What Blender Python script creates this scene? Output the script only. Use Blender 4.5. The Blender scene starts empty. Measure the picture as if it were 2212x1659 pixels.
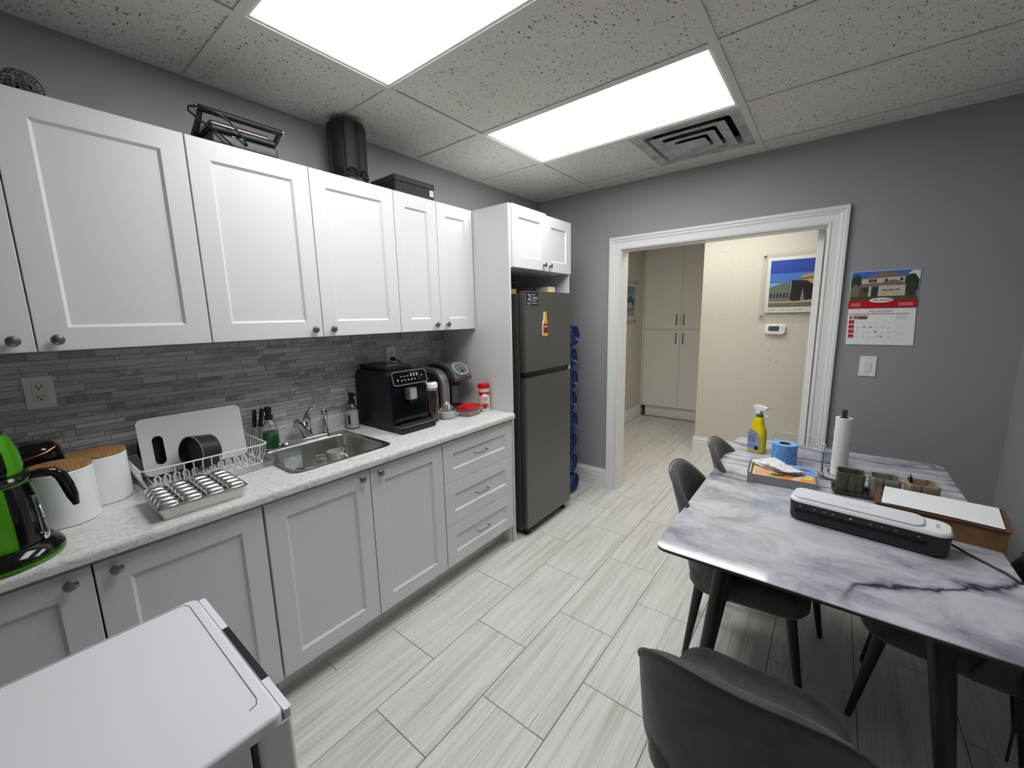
import bpy, bmesh, math, random
from mathutils import Vector, Matrix
random.seed(7)
SC = bpy.context.scene
COL = SC.collection
PI = math.pi

# ------------------------------------------------------------------ camera
cam_d = bpy.data.cameras.new('camera')
cam_d.sensor_fit = 'HORIZONTAL'
cam_d.sensor_width = 36.0
cam_d.lens = 878.477 / 2212 * 36.0
cam_d.clip_start = 0.02
cam_o = bpy.data.objects.new('camera', cam_d)
COL.objects.link(cam_o)
_R = Vector((0.7874, 0.6161, -0.0213)); _U = Vector((-0.0849, 0.1426, 0.9861)); _F = Vector((-0.6106, 0.7747, -0.1646))
mw = Matrix((( _R.x, _U.x, -_F.x, 2.2274), (_R.y, _U.y, -_F.y, 0.0), (_R.z, _U.z, -_F.z, 1.5556), (0, 0, 0, 1)))
cam_o.matrix_world = mw
SC.camera = cam_o

# ------------------------------------------------------------------ world, view
w = bpy.data.worlds.new('world'); SC.world = w
w.use_nodes = True
w.node_tree.nodes['Background'].inputs[0].default_value = (0.05, 0.05, 0.055, 1)
w.node_tree.nodes['Background'].inputs[1].default_value = 0.2
SC.view_settings.view_transform = 'Standard'
SC.view_settings.look = 'None'
SC.view_settings.exposure = 0.0
SC.view_settings.gamma = 1.0
SC.view_settings.use_curve_mapping = False
PANEL_EMIT = 10.6        # ceiling troffers of the kitchen
HALL_EMIT = 9.0          # ceiling troffer of the corridor

H = 2.575                # suspended ceiling
WX = -0.03               # kitchen wall
BY = 3.2655              # doorway wall
RX = 3.0                 # right wall
NY = -1.6                # wall behind the camera
CZ = 0.925               # counter top
TZ = 0.75                # table top

# ------------------------------------------------------------------ materials
def lin(c):
    def f(v):
        v = v / 255.0
        return v / 12.92 if v <= 0.04045 else ((v + 0.055) / 1.055) ** 2.4
    return (f(c[0]), f(c[1]), f(c[2]), 1.0)

MATS = {}
def P(name, c, rough=0.5, metal=0.0, spec=None, trans=0.0, ior=1.45, emit=None, estr=1.0, coat=0.0, sheen=0.0, alpha=1.0):
    m = bpy.data.materials.new(name); m.use_nodes = True
    b = m.node_tree.nodes['Principled BSDF']
    b.inputs['Base Color'].default_value = lin(c)
    b.inputs['Roughness'].default_value = rough
    b.inputs['Metallic'].default_value = metal
    b.inputs['IOR'].default_value = ior
    if spec is not None: b.inputs['Specular IOR Level'].default_value = spec
    b.inputs['Transmission Weight'].default_value = trans
    b.inputs['Coat Weight'].default_value = coat
    b.inputs['Sheen Weight'].default_value = sheen
    b.inputs['Alpha'].default_value = alpha
    if emit is not None:
        b.inputs['Emission Color'].default_value = lin(emit)
        b.inputs['Emission Strength'].default_value = estr
    MATS[name] = m
    return m

class N:
    """small node helper"""
    def __init__(s, m):
        s.t = m.node_tree; s.b = s.t.nodes['Principled BSDF']
    def n(s, typ, **kw):
        x = s.t.nodes.new(typ)
        for k, v in kw.items(): setattr(x, k, v)
        return x
    def l(s, a, b): s.t.links.new(a, b)
    def val(s, node, **kw):
        for k, v in kw.items(): node.inputs[k.replace('_', ' ')].default_value = v
        return node
    def coord(s, scale=(1, 1, 1), world=False, loc=(0, 0, 0)):
        mp = s.n('ShaderNodeMapping')
        if world:
            g = s.n('ShaderNodeNewGeometry'); s.l(g.outputs['Position'], mp.inputs[0])
        else:
            tc = s.n('ShaderNodeTexCoord'); s.l(tc.outputs['Object'], mp.inputs[0])
        mp.inputs['Scale'].default_value = scale
        mp.inputs['Location'].default_value = loc
        return mp.outputs[0]
    def noise(s, vec, scale=5, detail=4, rough=0.5, dist=0.0):
        x = s.n('ShaderNodeTexNoise'); s.l(vec, x.inputs['Vector'])
        x.inputs['Scale'].default_value = scale; x.inputs['Detail'].default_value = detail
        x.inputs['Roughness'].default_value = rough; x.inputs['Distortion'].default_value = dist
        return x.outputs['Fac']
    def ramp(s, fac, stops):
        x = s.n('ShaderNodeValToRGB'); s.l(fac, x.inputs[0])
        cr = x.color_ramp
        while len(cr.elements) > 1: cr.elements.remove(cr.elements[-1])
        cr.elements[0].position = stops[0][0]; cr.elements[0].color = lin(stops[0][1])
        for p, c in stops[1:]:
            e = cr.elements.new(p); e.color = lin(c)
        return x.outputs[0]
    def mix(s, fac, a, b, mode='MIX'):
        x = s.n('ShaderNodeMix', data_type='RGBA', blend_type=mode)
        if isinstance(fac, (int, float)): x.inputs[0].default_value = fac
        else: s.l(fac, x.inputs[0])
        for i, v in ((6, a), (7, b)):
            if isinstance(v, tuple): x.inputs[i].default_value = v
            else: s.l(v, x.inputs[i])
        return x.outputs[2]
    def math(s, op, a, b=None, c=None):
        x = s.n('ShaderNodeMath', operation=op)
        for i, v in enumerate((a, b, c)):
            if v is None: continue
            if isinstance(v, (int, float)): x.inputs[i].default_value = v
            else: s.l(v, x.inputs[i])
        return x.outputs[0]
    def bump(s, h, strength=0.2, dist=0.002):
        x = s.n('ShaderNodeBump'); s.l(h, x.inputs['Height'])
        x.inputs['Strength'].default_value = strength; x.inputs['Distance'].default_value = dist
        s.l(x.outputs[0], s.b.inputs['Normal'])

def paint(name, c, rough=0.6, amount=0.03):
    m = P(name, c, rough); k = N(m)
    v = k.coord(world=True)
    k.bump(k.noise(v, 260, 3), 0.12, 0.001)
    big = k.noise(v, 1.3, 3)
    k.l(k.mix(big, lin([x * (1 - amount) for x in c]), lin([min(255, x * (1 + amount)) for x in c])), k.b.inputs['Base Color'])
    return m

wall_grey = paint('grey wall paint', (153, 152, 155), 0.55)
wall_cream = P('speckled cream wall covering', (208, 204, 192), 0.5); k = N(wall_cream)
v = k.coord(world=True)
sp = k.ramp(k.noise(v, 55, 5, 0.7), [(0.0, (203, 198, 185)), (0.62, (209, 204, 192)), (0.72, (232, 229, 218))])
dk = k.n('ShaderNodeTexVoronoi'); k.l(v, dk.inputs['Vector']); dk.inputs['Scale'].default_value = 26
dsp = k.math('LESS_THAN', dk.outputs['Distance'], 0.11)
keep = k.math('GREATER_THAN', k.noise(v, 4, 2), 0.60)
k.l(k.mix(k.math('MULTIPLY', dsp, keep), sp, lin((128, 122, 108))), k.b.inputs['Base Color'])
k.bump(k.noise(v, 70, 4), 0.25, 0.002)
trim_white = P('white trim enamel', (232, 232, 230), 0.35)
cab_white = P('white thermofoil cabinet', (217, 218, 217), 0.38)
cab_in = P('cabinet interior white', (214, 212, 206), 0.5)
hall_white = P('warm white laminate', (236, 234, 228), 0.45)

tile_m = P('grey striated porcelain', (205, 202, 196), 0.38); k = N(tile_m)
oi = k.n('ShaderNodeObjectInfo')
tc = k.n('ShaderNodeTexCoord'); ad = k.n('ShaderNodeVectorMath', operation='ADD')
cmb = k.n('ShaderNodeCombineXYZ')
k.l(k.math('MULTIPLY', oi.outputs['Random'], 37.0), cmb.inputs[0]); k.l(k.math('MULTIPLY', oi.outputs['Random'], 91.0), cmb.inputs[1])
k.l(tc.outputs['Object'], ad.inputs[0]); k.l(cmb.outputs[0], ad.inputs[1])
mp = k.n('ShaderNodeMapping'); k.l(ad.outputs[0], mp.inputs[0]); mp.inputs['Scale'].default_value = (1, 0.016, 1)
fine = k.noise(mp.outputs[0], 150, 3, 0.62, 0.10)
mp2 = k.n('ShaderNodeMapping'); k.l(ad.outputs[0], mp2.inputs[0]); mp2.inputs['Scale'].default_value = (1, 0.03, 1)
coarse = k.noise(mp2.outputs[0], 30, 3, 0.5, 0.2)
c1 = k.ramp(fine, [(0.30, (176, 170, 163)), (0.385, (208, 204, 197)), (0.50, (219, 216, 210)), (0.70, (227, 225, 220))])
c2 = k.ramp(coarse, [(0.30, (214, 211, 206)), (0.55, (255, 255, 255))])
k.l(k.mix(0.55, c1, c2, 'MULTIPLY'), k.b.inputs['Base Color'])
grout_m = P('dark floor grout', (112, 106, 98), 0.9)

ctile_m = P('fissured ceiling tile', (206, 200, 193), 0.9, spec=0.1); k = N(ctile_m)
oi = k.n('ShaderNodeObjectInfo')
v = k.coord(world=True)
wn = k.n('ShaderNodeTexNoise'); k.l(v, wn.inputs['Vector']); wn.inputs['Scale'].default_value = 55; wn.inputs['Detail'].default_value = 1
sub = k.n('ShaderNodeVectorMath', operation='SCALE'); k.l(wn.outputs['Color'], sub.inputs[0]); sub.inputs['Scale'].default_value = 0.020
ad = k.n('ShaderNodeVectorMath', operation='ADD'); k.l(v, ad.inputs[0]); k.l(sub.outputs[0], ad.inputs[1])
masks = []
for sc, st, th in ((108, (1, 0.42, 0), 0.17), (116, (0.45, 1, 0), 0.16), (170, (1, 1, 0), 0.18)):
    mp = k.n('ShaderNodeMapping'); k.l(ad.outputs[0], mp.inputs[0]); mp.inputs['Scale'].default_value = st
    vo = k.n('ShaderNodeTexVoronoi'); vo.voronoi_dimensions = '3D'; k.l(mp.outputs[0], vo.inputs['Vector']); vo.inputs['Scale'].default_value = sc
    sepc = k.n('ShaderNodeSeparateColor'); k.l(vo.outputs['Color'], sepc.inputs[0])
    masks.append(k.math('MULTIPLY', k.math('LESS_THAN', vo.outputs['Distance'], k.math('MULTIPLY', sepc.outputs[1], th * 1.6)), k.math('GREATER_THAN', sepc.outputs[0], 0.34)))
pit = k.math('MAXIMUM', k.math('MAXIMUM', masks[0], masks[1]), masks[2])
base = k.ramp(k.noise(v, 2.2, 4), [(0.35, (220, 214, 207)), (0.65, (228, 223, 216))])
k.l(k.mix(pit, base, lin((84, 78, 74))), k.b.inputs['Base Color'])
k.bump(k.math('SUBTRACT', k.noise(v, 220, 3), pit), 0.35, 0.002)
tee_m = P('ceiling grid paint', (216, 213, 207), 0.5)
panel_m = P('lit diffuser', (255, 255, 255), 0.6, emit=(250, 253, 255), estr=PANEL_EMIT)
hpanel_m = P('lit corridor diffuser', (255, 255, 255), 0.6, emit=(255, 252, 246), estr=HALL_EMIT)

mosaic_m = P('grey marble mosaic', (170, 168, 164), 0.32); k = N(mosaic_m)
oi = k.n('ShaderNodeObjectInfo'); ge = k.n('ShaderNodeNewGeometry')
rnd = k.math('FRACT', k.math('ADD', oi.outputs['Random'], ge.outputs['Random Per Island']))
tone = k.ramp(rnd, [(0.0, (156, 155, 152)), (0.12, (174, 173, 170)), (0.4, (189, 188, 184)), (0.8, (197, 196, 192)), (1.0, (208, 207, 203))])
v = k.coord(world=True)
vein = k.ramp(k.noise(v, 11, 3, 0.5, 0.6), [(0.36, (255, 255, 255)), (0.46, (206, 206, 207)), (0.56, (246, 246, 246)), (0.62, (255, 255, 255))])
veinon = k.math('GREATER_THAN', k.math('FRACT', k.math('MULTIPLY', rnd, 7.3)), 0.72)
k.l(k.mix(veinon, tone, k.mix(1.0, tone, vein, 'MULTIPLY')), k.b.inputs['Base Color'])
mgrout_m = P('pale mosaic grout', (222, 220, 214), 0.8)

counter_m = P('white flecked laminate', (224, 222, 217), 0.28); k = N(counter_m)
v = k.coord(world=True)
mp = k.n('ShaderNodeMapping'); k.l(v, mp.inputs[0]); mp.inputs['Scale'].default_value = (1, 0.55, 1); mp.inputs['Rotation'].default_value = (0, 0, 0.5)
n1 = k.noise(mp.outputs[0], 42, 6, 0.7, 1.3); n2 = k.noise(v, 9, 3)
fl = k.ramp(n1, [(0.0, (214, 212, 209)), (0.37, (220, 219, 216)), (0.415, (128, 128, 132)), (0.445, (218, 216, 213)), (0.54, (229, 227, 224)), (0.585, (168, 162, 157)), (0.615, (229, 227, 224))])
k.l(k.mix(k.math('MULTIPLY', n2, 0.6), fl, lin((224, 222, 218))), k.b.inputs['Base Color'])

marble_m = P('polished grey marble', (168, 170, 176), 0.07); k = N(marble_m)
v = k.coord(world=True)
mp = k.n('ShaderNodeMapping'); k.l(v, mp.inputs[0]); mp.inputs['Rotation'].default_value = (0, 0, 0.6); mp.inputs['Scale'].default_value = (1.0, 1.6, 1)
sx = k.n('ShaderNodeSeparateXYZ'); k.l(v, sx.inputs[0])
cl = k.noise(mp.outputs[0], 3.6, 10, 0.66, 0.5)
basec = k.ramp(cl, [(0.32, (126, 128, 137)), (0.44, (166, 168, 175)), (0.56, (194, 196, 201)), (0.72, (208, 210, 214))])
# a few long streaks crossing the far half
vn2 = k.noise(k.coord((0.42, 2.2, 1), True, (3.1, 7.7, 0)), 2.0, 6, 0.55, 0.35)
va2 = k.math('ABSOLUTE', k.math('SUBTRACT', vn2, 0.5))
vl2 = k.ramp(va2, [(0.0, (134, 136, 146)), (0.012, (206, 207, 212)), (0.028, (255, 255, 255))])
far = k.n('ShaderNodeMapRange'); far.interpolation_type = 'SMOOTHSTEP'; k.l(sx.outputs[1], far.inputs[0]); far.inputs[1].default_value = 1.75; far.inputs[2].default_value = 2.35
col = k.mix(far.outputs[0], basec, k.mix(1.0, basec, vl2, 'MULTIPLY'))
# one dark crack-like vein wandering over the near right corner
wob = k.noise(v, 7.0, 3, 0.45)
line = k.math('SUBTRACT', k.math('SUBTRACT', sx.outputs[1], k.math('MULTIPLY_ADD', sx.outputs[0], 0.95, -0.80)), k.math('MULTIPLY', k.math('SUBTRACT', wob, 0.5), 0.26))
vd = k.math('ABSOLUTE', line)
thick = k.noise(v, 4.0, 2)
vl = k.ramp(k.math('DIVIDE', vd, k.math('MULTIPLY', thick, 2.0)), [(0.0, (74, 76, 86)), (0.004, (96, 98, 108)), (0.012, (200, 201, 206)), (0.030, (255, 255, 255))])
gate = k.n('ShaderNodeMapRange'); gate.interpolation_type = 'SMOOTHSTEP'; k.l(sx.outputs[0], gate.inputs[0]); gate.inputs[1].default_value = 2.28; gate.inputs[2].default_value = 2.36
col = k.mix(gate.outputs[0], col, k.mix(1.0, col, vl, 'MULTIPLY'))
k.l(col, k.b.inputs['Base Color'])

steel = P('brushed stainless', (204, 201, 196), 0.30, 1.0); k = N(steel)
v = k.coord((1, 1, 60)); k.bump(k.noise(v, 30, 2), 0.05, 0.0005)
fridge_m = P('dark brushed steel door', (114, 113, 110), 0.36, 0.85); k = N(fridge_m)
v = k.coord((1, 90, 1)); k.bump(k.noise(v, 20, 2), 0.04, 0.0005)
fridge_side = P('charcoal fridge cabinet', (72, 72, 73), 0.5)
chrome = P('chrome', (222, 224, 228), 0.06, 1.0)
nickel = P('brushed nickel', (150, 146, 140), 0.30, 1.0)
blk_gloss = P('gloss black plastic', (12, 12, 14), 0.10)
blk = P('matte black plastic', (22, 22, 24), 0.45)
blk_metal = P('black powder coat', (26, 27, 30), 0.42)
dark_grey = P('dark grey plastic', (58, 60, 64), 0.4)
silver_pl = P('silver plastic', (150, 150, 152), 0.28, 0.7)
white_pl = P('white plastic', (236, 236, 236), 0.35)
white_ap = P('white appliance enamel', (232, 231, 236), 0.32)
ceramic = P('white glazed ceramic', (236, 237, 238), 0.18)
bamboo = P('bamboo lid', (166, 124, 72), 0.45); k = N(bamboo)
k.l(k.ramp(k.noise(k.coord((1, 14, 1)), 14, 3), [(0.35, (142, 100, 54)), (0.65, (176, 136, 84))]), k.b.inputs['Base Color'])
glass = P('clear glass', (250, 252, 252), 0.03, trans=1.0, ior=1.45)
clear_pl = P('clear plastic', (244, 246, 250), 0.12, trans=0.92, ior=1.25)
green_liq = P('green dish soap', (6, 120, 62), 0.12, trans=0.35, ior=1.33)
white_liq = P('milky hand soap', (246, 247, 242), 0.25)
green_en = P('lime green enamel', (72, 150, 12), 0.22, 0.25)
copper = P('copper trim', (186, 112, 84), 0.28, 1.0)
velvet = P('charcoal velvet', (66, 66, 62), 0.7, sheen=0.15); k = N(velvet)
k.l(k.ramp(k.noise(k.coord(), 7, 4, 0.6, 0.8), [(0.35, (54, 54, 51)), (0.65, (76, 76, 72))]), k.b.inputs['Base Color'])
k.bump(k.noise(k.coord(), 500, 2), 0.15, 0.001)
yellow_pl = P('yellow bottle plastic', (236, 214, 0), 0.25)
label_blue = P('pale blue label', (150, 160, 200), 0.4)
tape_blue = P('blue masking tape', (100, 160, 226), 0.6); k = N(tape_blue)
k.l(k.ramp(k.noise(k.coord((1, 1, 0.15)), 130, 3), [(0.35, (84, 142, 212)), (0.65, (122, 180, 238))]), k.b.inputs['Base Color'])
tape_top = P('tape roll edge', (120, 176, 240), 0.6)
card_tube = P('brown card tube', (112, 78, 50), 0.8)
paper_m = P('white paper', (238, 238, 238), 0.8)
towel_m = P('quilted paper towel', (232, 230, 226), 0.9); k = N(towel_m)
k.bump(k.noise(k.coord(), 60, 2), 0.5, 0.004)
cardboard = P('brown cardboard', (136, 98, 64), 0.85); k = N(cardboard)
k.l(k.ramp(k.noise(k.coord(), 24, 4), [(0.3, (124, 88, 56)), (0.7, (148, 110, 74))]), k.b.inputs['Base Color'])
card_light = P('pale cardboard', (196, 160, 116), 0.85)
card_dark = P('torn brown cardboard edge', (96, 66, 46), 0.9)
red_pl = P('red plastic', (206, 12, 26), 0.25)
cream_pl = P('cream plastic', (226, 214, 196), 0.4)
bean_m = P('coffee beans', (46, 26, 16), 0.4)
sugar_m = P('white sugar', (240, 238, 228), 0.9)
nuts_m = P('mixed pink nuts', (190, 130, 120), 0.7); k = N(nuts_m)
k.l(k.ramp(k.noise(k.coord(), 110, 2), [(0.35, (120, 40, 44)), (0.55, (224, 176, 160)), (0.7, (240, 214, 190))]), k.b.inputs['Base Color'])
blue_jug = P('blue polycarbonate', (46, 74, 160), 0.10, trans=0.70, ior=1.3)
blue_dark = P('deep blue inner shade', (20, 34, 92), 0.15, trans=0.4, ior=1.3)
navy = P('navy print', (14, 24, 40), 0.4)
ink = P('dark ink', (30, 30, 34), 0.6)
grey_ink = P('grey ink', (120, 122, 126), 0.6)
pale_grey_ink = P('pale grey ink', (190, 192, 196), 0.6)
bark_m = P('dark glazed stoneware', (74, 72, 62), 0.25)
def stoneware(name, lo, hi):
    m = P(name, hi, 0.28); k = N(m)
    vv = k.coord((1, 1, 0.12)); nn = k.noise(vv, 42, 4, 0.6, 0.9)
    k.l(k.ramp(nn, [(0.36, lo), (0.46, hi), (0.7, [min(255, c * 1.15) for c in hi])]), k.b.inputs['Base Color'])
    return m
cup_a = stoneware('dark bark stoneware', (26, 26, 20), (84, 84, 70))
cup_b = stoneware('grey bark stoneware', (44, 44, 42), (126, 124, 118))
cup_c = stoneware('tan bark stoneware', (80, 70, 54), (156, 142, 118))
screen_g = P('grey green display', (92, 106, 98), 0.2)
light_print = P('white panel print', (200, 205, 210), 0.4)
maroon = P('maroon tray', (92, 48, 44), 0.5)
yellow_card = P('yellow card', (232, 190, 60), 0.6)
# ------------------------------------------------------------------ mesh helpers
def rr(cx, cy, w, h, r, n=5):
    """rounded rectangle outline, counter-clockwise"""
    out = []
    for (sx, sy, a0) in ((1, 1, 0), (-1, 1, 90), (-1, -1, 180), (1, -1, 270)):
        ox, oy = cx + sx * (w / 2 - r), cy + sy * (h / 2 - r)
        for i in range(n + 1):
            a = math.radians(a0 + 90 * i / n)
            out.append((ox + r * math.cos(a), oy + r * math.sin(a)))
    return out

def circ(r, n=24, cx=0, cy=0, sx=1, sy=1):
    return [(cx + r * sx * math.cos(2 * PI * i / n), cy + r * sy * math.sin(2 * PI * i / n)) for i in range(n)]

class M:
    def __init__(s, t=None):
        s.v = []; s.f = []; s.mi = []; s.cur = 0
        s.org = Vector(t.location) if t is not None and not isinstance(t, tuple) else (Vector(t) if t else Vector((0, 0, 0)))
    def add(s, vs, fs):
        o = len(s.v); s.v += [Vector(p) for p in vs]
        for f in fs:
            s.f.append([o + i for i in f]); s.mi.append(s.cur)
        return o
    def box(s, a, b):
        x0, y0, z0 = a; x1, y1, z1 = b
        s.add([(x0, y0, z0), (x1, y0, z0), (x1, y1, z0), (x0, y1, z0), (x0, y0, z1), (x1, y0, z1), (x1, y1, z1), (x0, y1, z1)],
              [(0, 3, 2, 1), (4, 5, 6, 7), (0, 1, 5, 4), (1, 2, 6, 5), (2, 3, 7, 6), (3, 0, 4, 7)])
        return s
    def rbox(s, a, b, r=0.003, seg=2):
        bm = bmesh.new(); bmesh.ops.create_cube(bm, size=1)
        for q in bm.verts:
            q.co = Vector([a[i] + (q.co[i] + 0.5) * (b[i] - a[i]) for i in range(3)])
        bmesh.ops.bevel(bm, geom=list(bm.edges), offset=r, segments=seg, profile=0.5, affect='EDGES')
        bm.verts.index_update()
        s.add([q.co.copy() for q in bm.verts], [[q.index for q in f.verts] for f in bm.faces]); bm.free()
        return s
    def loft(s, loops, cap0=True, cap1=True, closed=True):
        n = len(loops[0]); vs = [p for l in loops for p in l]; fs = []
        for j in range(len(loops) - 1):
            for i in range(n if closed else n - 1):
                a = j * n + i; b = j * n + (i + 1) % n
                fs.append((a, b, b + n, a + n))
        if cap0: fs.append(tuple(range(n - 1, -1, -1)))
        if cap1: fs.append(tuple((len(loops) - 1) * n + i for i in range(n)))
        s.add(vs, fs); return s
    def stack(s, sec, cap0=True, cap1=True):
        """sec: list of (outline2d, z)"""
        return s.loft([[(x, y, z) for x, y in o] for o, z in sec], cap0, cap1)
    def lathe(s, prof, n=24, c=(0, 0, 0), cap0=True, cap1=True, sx=1, sy=1):
        return s.loft([[(c[0] + r * sx * math.cos(2 * PI * i / n), c[1] + r * sy * math.sin(2 * PI * i / n), c[2] + z) for i in range(n)] for r, z in prof], cap0, cap1)
    def prism(s, pts, axis, a, b):
        def mk(p, t):
            return {'x': (t, p[0], p[1]), 'y': (p[0], t, p[1]), 'z': (p[0], p[1], t)}[axis]
        return s.loft([[mk(p, a) for p in pts], [mk(p, b) for p in pts]])
    def tube(s, path, r, n=8, closed=False, caps=True):
        path = [Vector(p) for p in path]; m = len(path); loops = []; up = None
        for i in range(m):
            if closed: d = path[(i + 1) % m] - path[i - 1]
            else: d = path[min(i + 1, m - 1)] - path[max(i - 1, 0)]
            d.normalize()
            if up is None:
                up = Vector((0, 0, 1)) if abs(d.z) < 0.9 else Vector((1, 0, 0))
            side = d.cross(up).normalized(); up = side.cross(d).normalized()
            rad = r[i] if isinstance(r, (list, tuple)) else r
            loops.append([path[i] + side * rad * math.cos(2 * PI * k_ / n) + up * rad * math.sin(2 * PI * k_ / n) for k_ in range(n)])
        if closed: loops.append(loops[0])
        s.loft(loops, caps and not closed, caps and not closed); return s
    def sphere(s, c, r, n=16, m=10, sz=1):
        s.lathe([(max(1e-4, r * math.sin(PI * j / m)), -r * sz * math.cos(PI * j / m)) for j in range(m + 1)], n, c); return s
    def xf(s, mat, start=0):
        for i in range(start, len(s.v)): s.v[i] = mat @ s.v[i]
        return s
    def build(s, name, mat, parent=None, ang=35, smooth=True, mods=None):
        me = bpy.data.meshes.new(name)
        me.from_pydata([tuple(p - s.org) for p in s.v], [], s.f)
        mats = mat if isinstance(mat, (list, tuple)) else [mat]
        for q in mats: me.materials.append(q)
        if len(mats) > 1:
            for i, p in enumerate(me.polygons): p.material_index = s.mi[i]
        bm = bmesh.new(); bm.from_mesh(me)
        bmesh.ops.remove_doubles(bm, verts=bm.verts, dist=1e-6)
        bmesh.ops.recalc_face_normals(bm, faces=bm.faces); bm.to_mesh(me); bm.free()
        if smooth:
            me.polygons.foreach_set('use_smooth', [True] * len(me.polygons))
            me.set_sharp_from_angle(angle=math.radians(ang))
        o = bpy.data.objects.new(name, me); COL.objects.link(o)
        if smooth and len(me.polygons) < 4000 and not mods:
            wn_ = o.modifiers.new('weighted normals', 'WEIGHTED_NORMAL'); wn_.keep_sharp = True; wn_.weight = 80
        if parent is not None: o.parent = parent
        else: o.location = s.org
        return o

def tag(o, label=None, cat=None, group=None, kind=None):
    if label: o['label'] = label
    if cat: o['category'] = cat
    if group: o['group'] = group
    if kind: o['kind'] = kind
    return o
def thing(name, label, cat, loc=(0, 0, 0), rz=0.0, group=None):
    o = bpy.data.objects.new(name, None); COL.objects.link(o)
    o.empty_display_size = 0.05
    o.location = loc; o.rotation_euler = (0, 0, rz)
    return tag(o, label, cat, group)
def struct(name, m, mat, label=None, cat=None, **kw):
    o = m.build(name, mat, None, **kw); o['kind'] = 'structure'
    if label: o['label'] = label
    if cat: o['category'] = cat
    return o
def copy_tree(o, parent=None):
    c = o.copy(); COL.objects.link(c); c.parent = parent
    for ch in list(o.children): copy_tree(ch, c)
    return c
def text_mesh(txt, size, align='LEFT'):
    cu = bpy.data.curves.new('t', 'FONT'); cu.body = txt; cu.size = size; cu.align_x = align; cu.resolution_u = 2
    ob = bpy.data.objects.new('t', cu); COL.objects.link(ob)
    dg = bpy.context.evaluated_depsgraph_get(); me = bpy.data.meshes.new_from_object(ob.evaluated_get(dg))
    vs = [q.co.copy() for q in me.vertices]; fs = [list(p.vertices) for p in me.polygons]
    bpy.data.objects.remove(ob); bpy.data.curves.remove(cu); bpy.data.meshes.remove(me)
    return vs, fs
def put_text(m, txt, size, fn, align='LEFT'):
    vs, fs = text_mesh(txt, size, align)
    m.add([fn(q.x, q.y) for q in vs], fs)
# ------------------------------------------------------------------ floor
T = 0.3048
XA, YA = 0.5967, 0.748
fm = M(); fm.box((WX - 0.05, NY - 0.05, -0.06), (3.6, 6.75, -0.003))
floor = struct('floor', fm, grout_m, 'pale grey striated porcelain tile floor laid in a running bond')
full_tile = None
def floor_tile(x0, x1, y0, y1):
    global full_tile
    g = 0.0014
    w_, l_ = x1 - x0 - 2 * g, y1 - y0 - 2 * g
    if w_ < 0.01 or l_ < 0.01: return
    full = abs(w_ - (T - 2 * g)) < 1e-4 and abs(l_ - (2 * T - 2 * g)) < 1e-4
    if full and full_tile is not None:
        o = full_tile.copy(); COL.objects.link(o)
    else:
        m = M(); m.stack([(rr(0, 0, w_, l_, 0.001, 1), -0.003), (rr(0, 0, w_, l_, 0.001, 1), -0.0008), (rr(0, 0, w_ - 0.0016, l_ - 0.0016, 0.001, 1), 0.0)])
        o = m.build('floor_tile', tile_m, floor, smooth=False)
        if full: full_tile = o
    o.location = ((x0 + x1) / 2, (y0 + y1) / 2, 0)
    o.parent = floor
for i in range(-3, 10):
    xa, xb = XA + i * T, XA + (i + 1) * T
    for j in range(-6, 11):
        ya = YA + 2 * T * j + (T if i % 2 == 0 else 0); yb = ya + 2 * T
        for (rx0, rx1, ry0, ry1) in ((WX, RX, NY, BY), (WX, RX, BY, 6.06)):
            floor_tile_r = (max(xa, rx0), min(xb, rx1), max(ya, NY), min(yb, 6.06))
        x0, x1, y0, y1 = floor_tile_r
        if x1 > x0 and y1 > y0: floor_tile(x0, x1, y0, y1)

# ------------------------------------------------------------------ walls
wall_left = struct('wall_left', M().box((WX - 0.1, NY, 0), (WX, BY, 2.2405)).box((WX - 0.1, NY, 2.2405), (0.0, BY, H + 0.25)), wall_grey, 'dark grey painted wall behind the kitchen cabinets')
OX0, OX1, OZ = 0.823, 2.147, 2.063
m = M()
m.box((WX, BY, 0), (OX0 - 0.02, BY + 0.12, H + 0.25)); m.box((OX1 + 0.02, BY, 0), (3.6, BY + 0.12, H + 0.25)); m.box((OX0 - 0.02, BY, OZ + 0.02), (OX1 + 0.02, BY + 0.12, H + 0.25))
wall_back = struct('wall_back', m, wall_grey, 'grey wall with the wide white-framed doorway')
struct('wall_right', M().box((RX, NY, 0), (RX + 0.1, BY, H + 0.25)), wall_grey, 'grey wall at the right beside the marble table')
struct('wall_front', M().box((WX, NY - 0.1, 0), (RX, NY, H + 0.25)), wall_grey, 'grey wall behind the viewpoint')
# corridor shell
struct('wall_corridor_left', M().box((WX - 0.1, BY + 0.12, 0), (WX, 6.7, H + 0.25)), wall_cream, 'cream corridor wall on the left seen through the doorway')
m = M(); m.box((1.09, 4.77, 0), (3.6, 4.89, H + 0.25)); m.box((1.09, 4.89, 0), (1.21, 6.7, H + 0.25))
struct('wall_corridor_right', m, wall_cream, 'speckled cream corridor wall facing the doorway')
struct('wall_corridor_end', M().box((WX, 6.7, 0), (1.21, 6.8, H + 0.25)), wall_cream, 'cream wall closing the corridor')
struct('wall_corridor_side', M().box((3.6, BY, 0), (3.7, 4.89, H + 0.25)), wall_cream, 'cream side wall of the corridor')
struct('wall_corridor_front', M().box((OX1 + 0.02, BY + 0.121, 0), (3.6, BY + 0.125, H)).box((WX, BY + 0.121, 0), (OX0 - 0.02, BY + 0.125, H)).box((OX0 - 0.02, BY + 0.121, OZ + 0.02), (OX1 + 0.02, BY + 0.125, H)), wall_cream, 'corridor side of the doorway wall')

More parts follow.
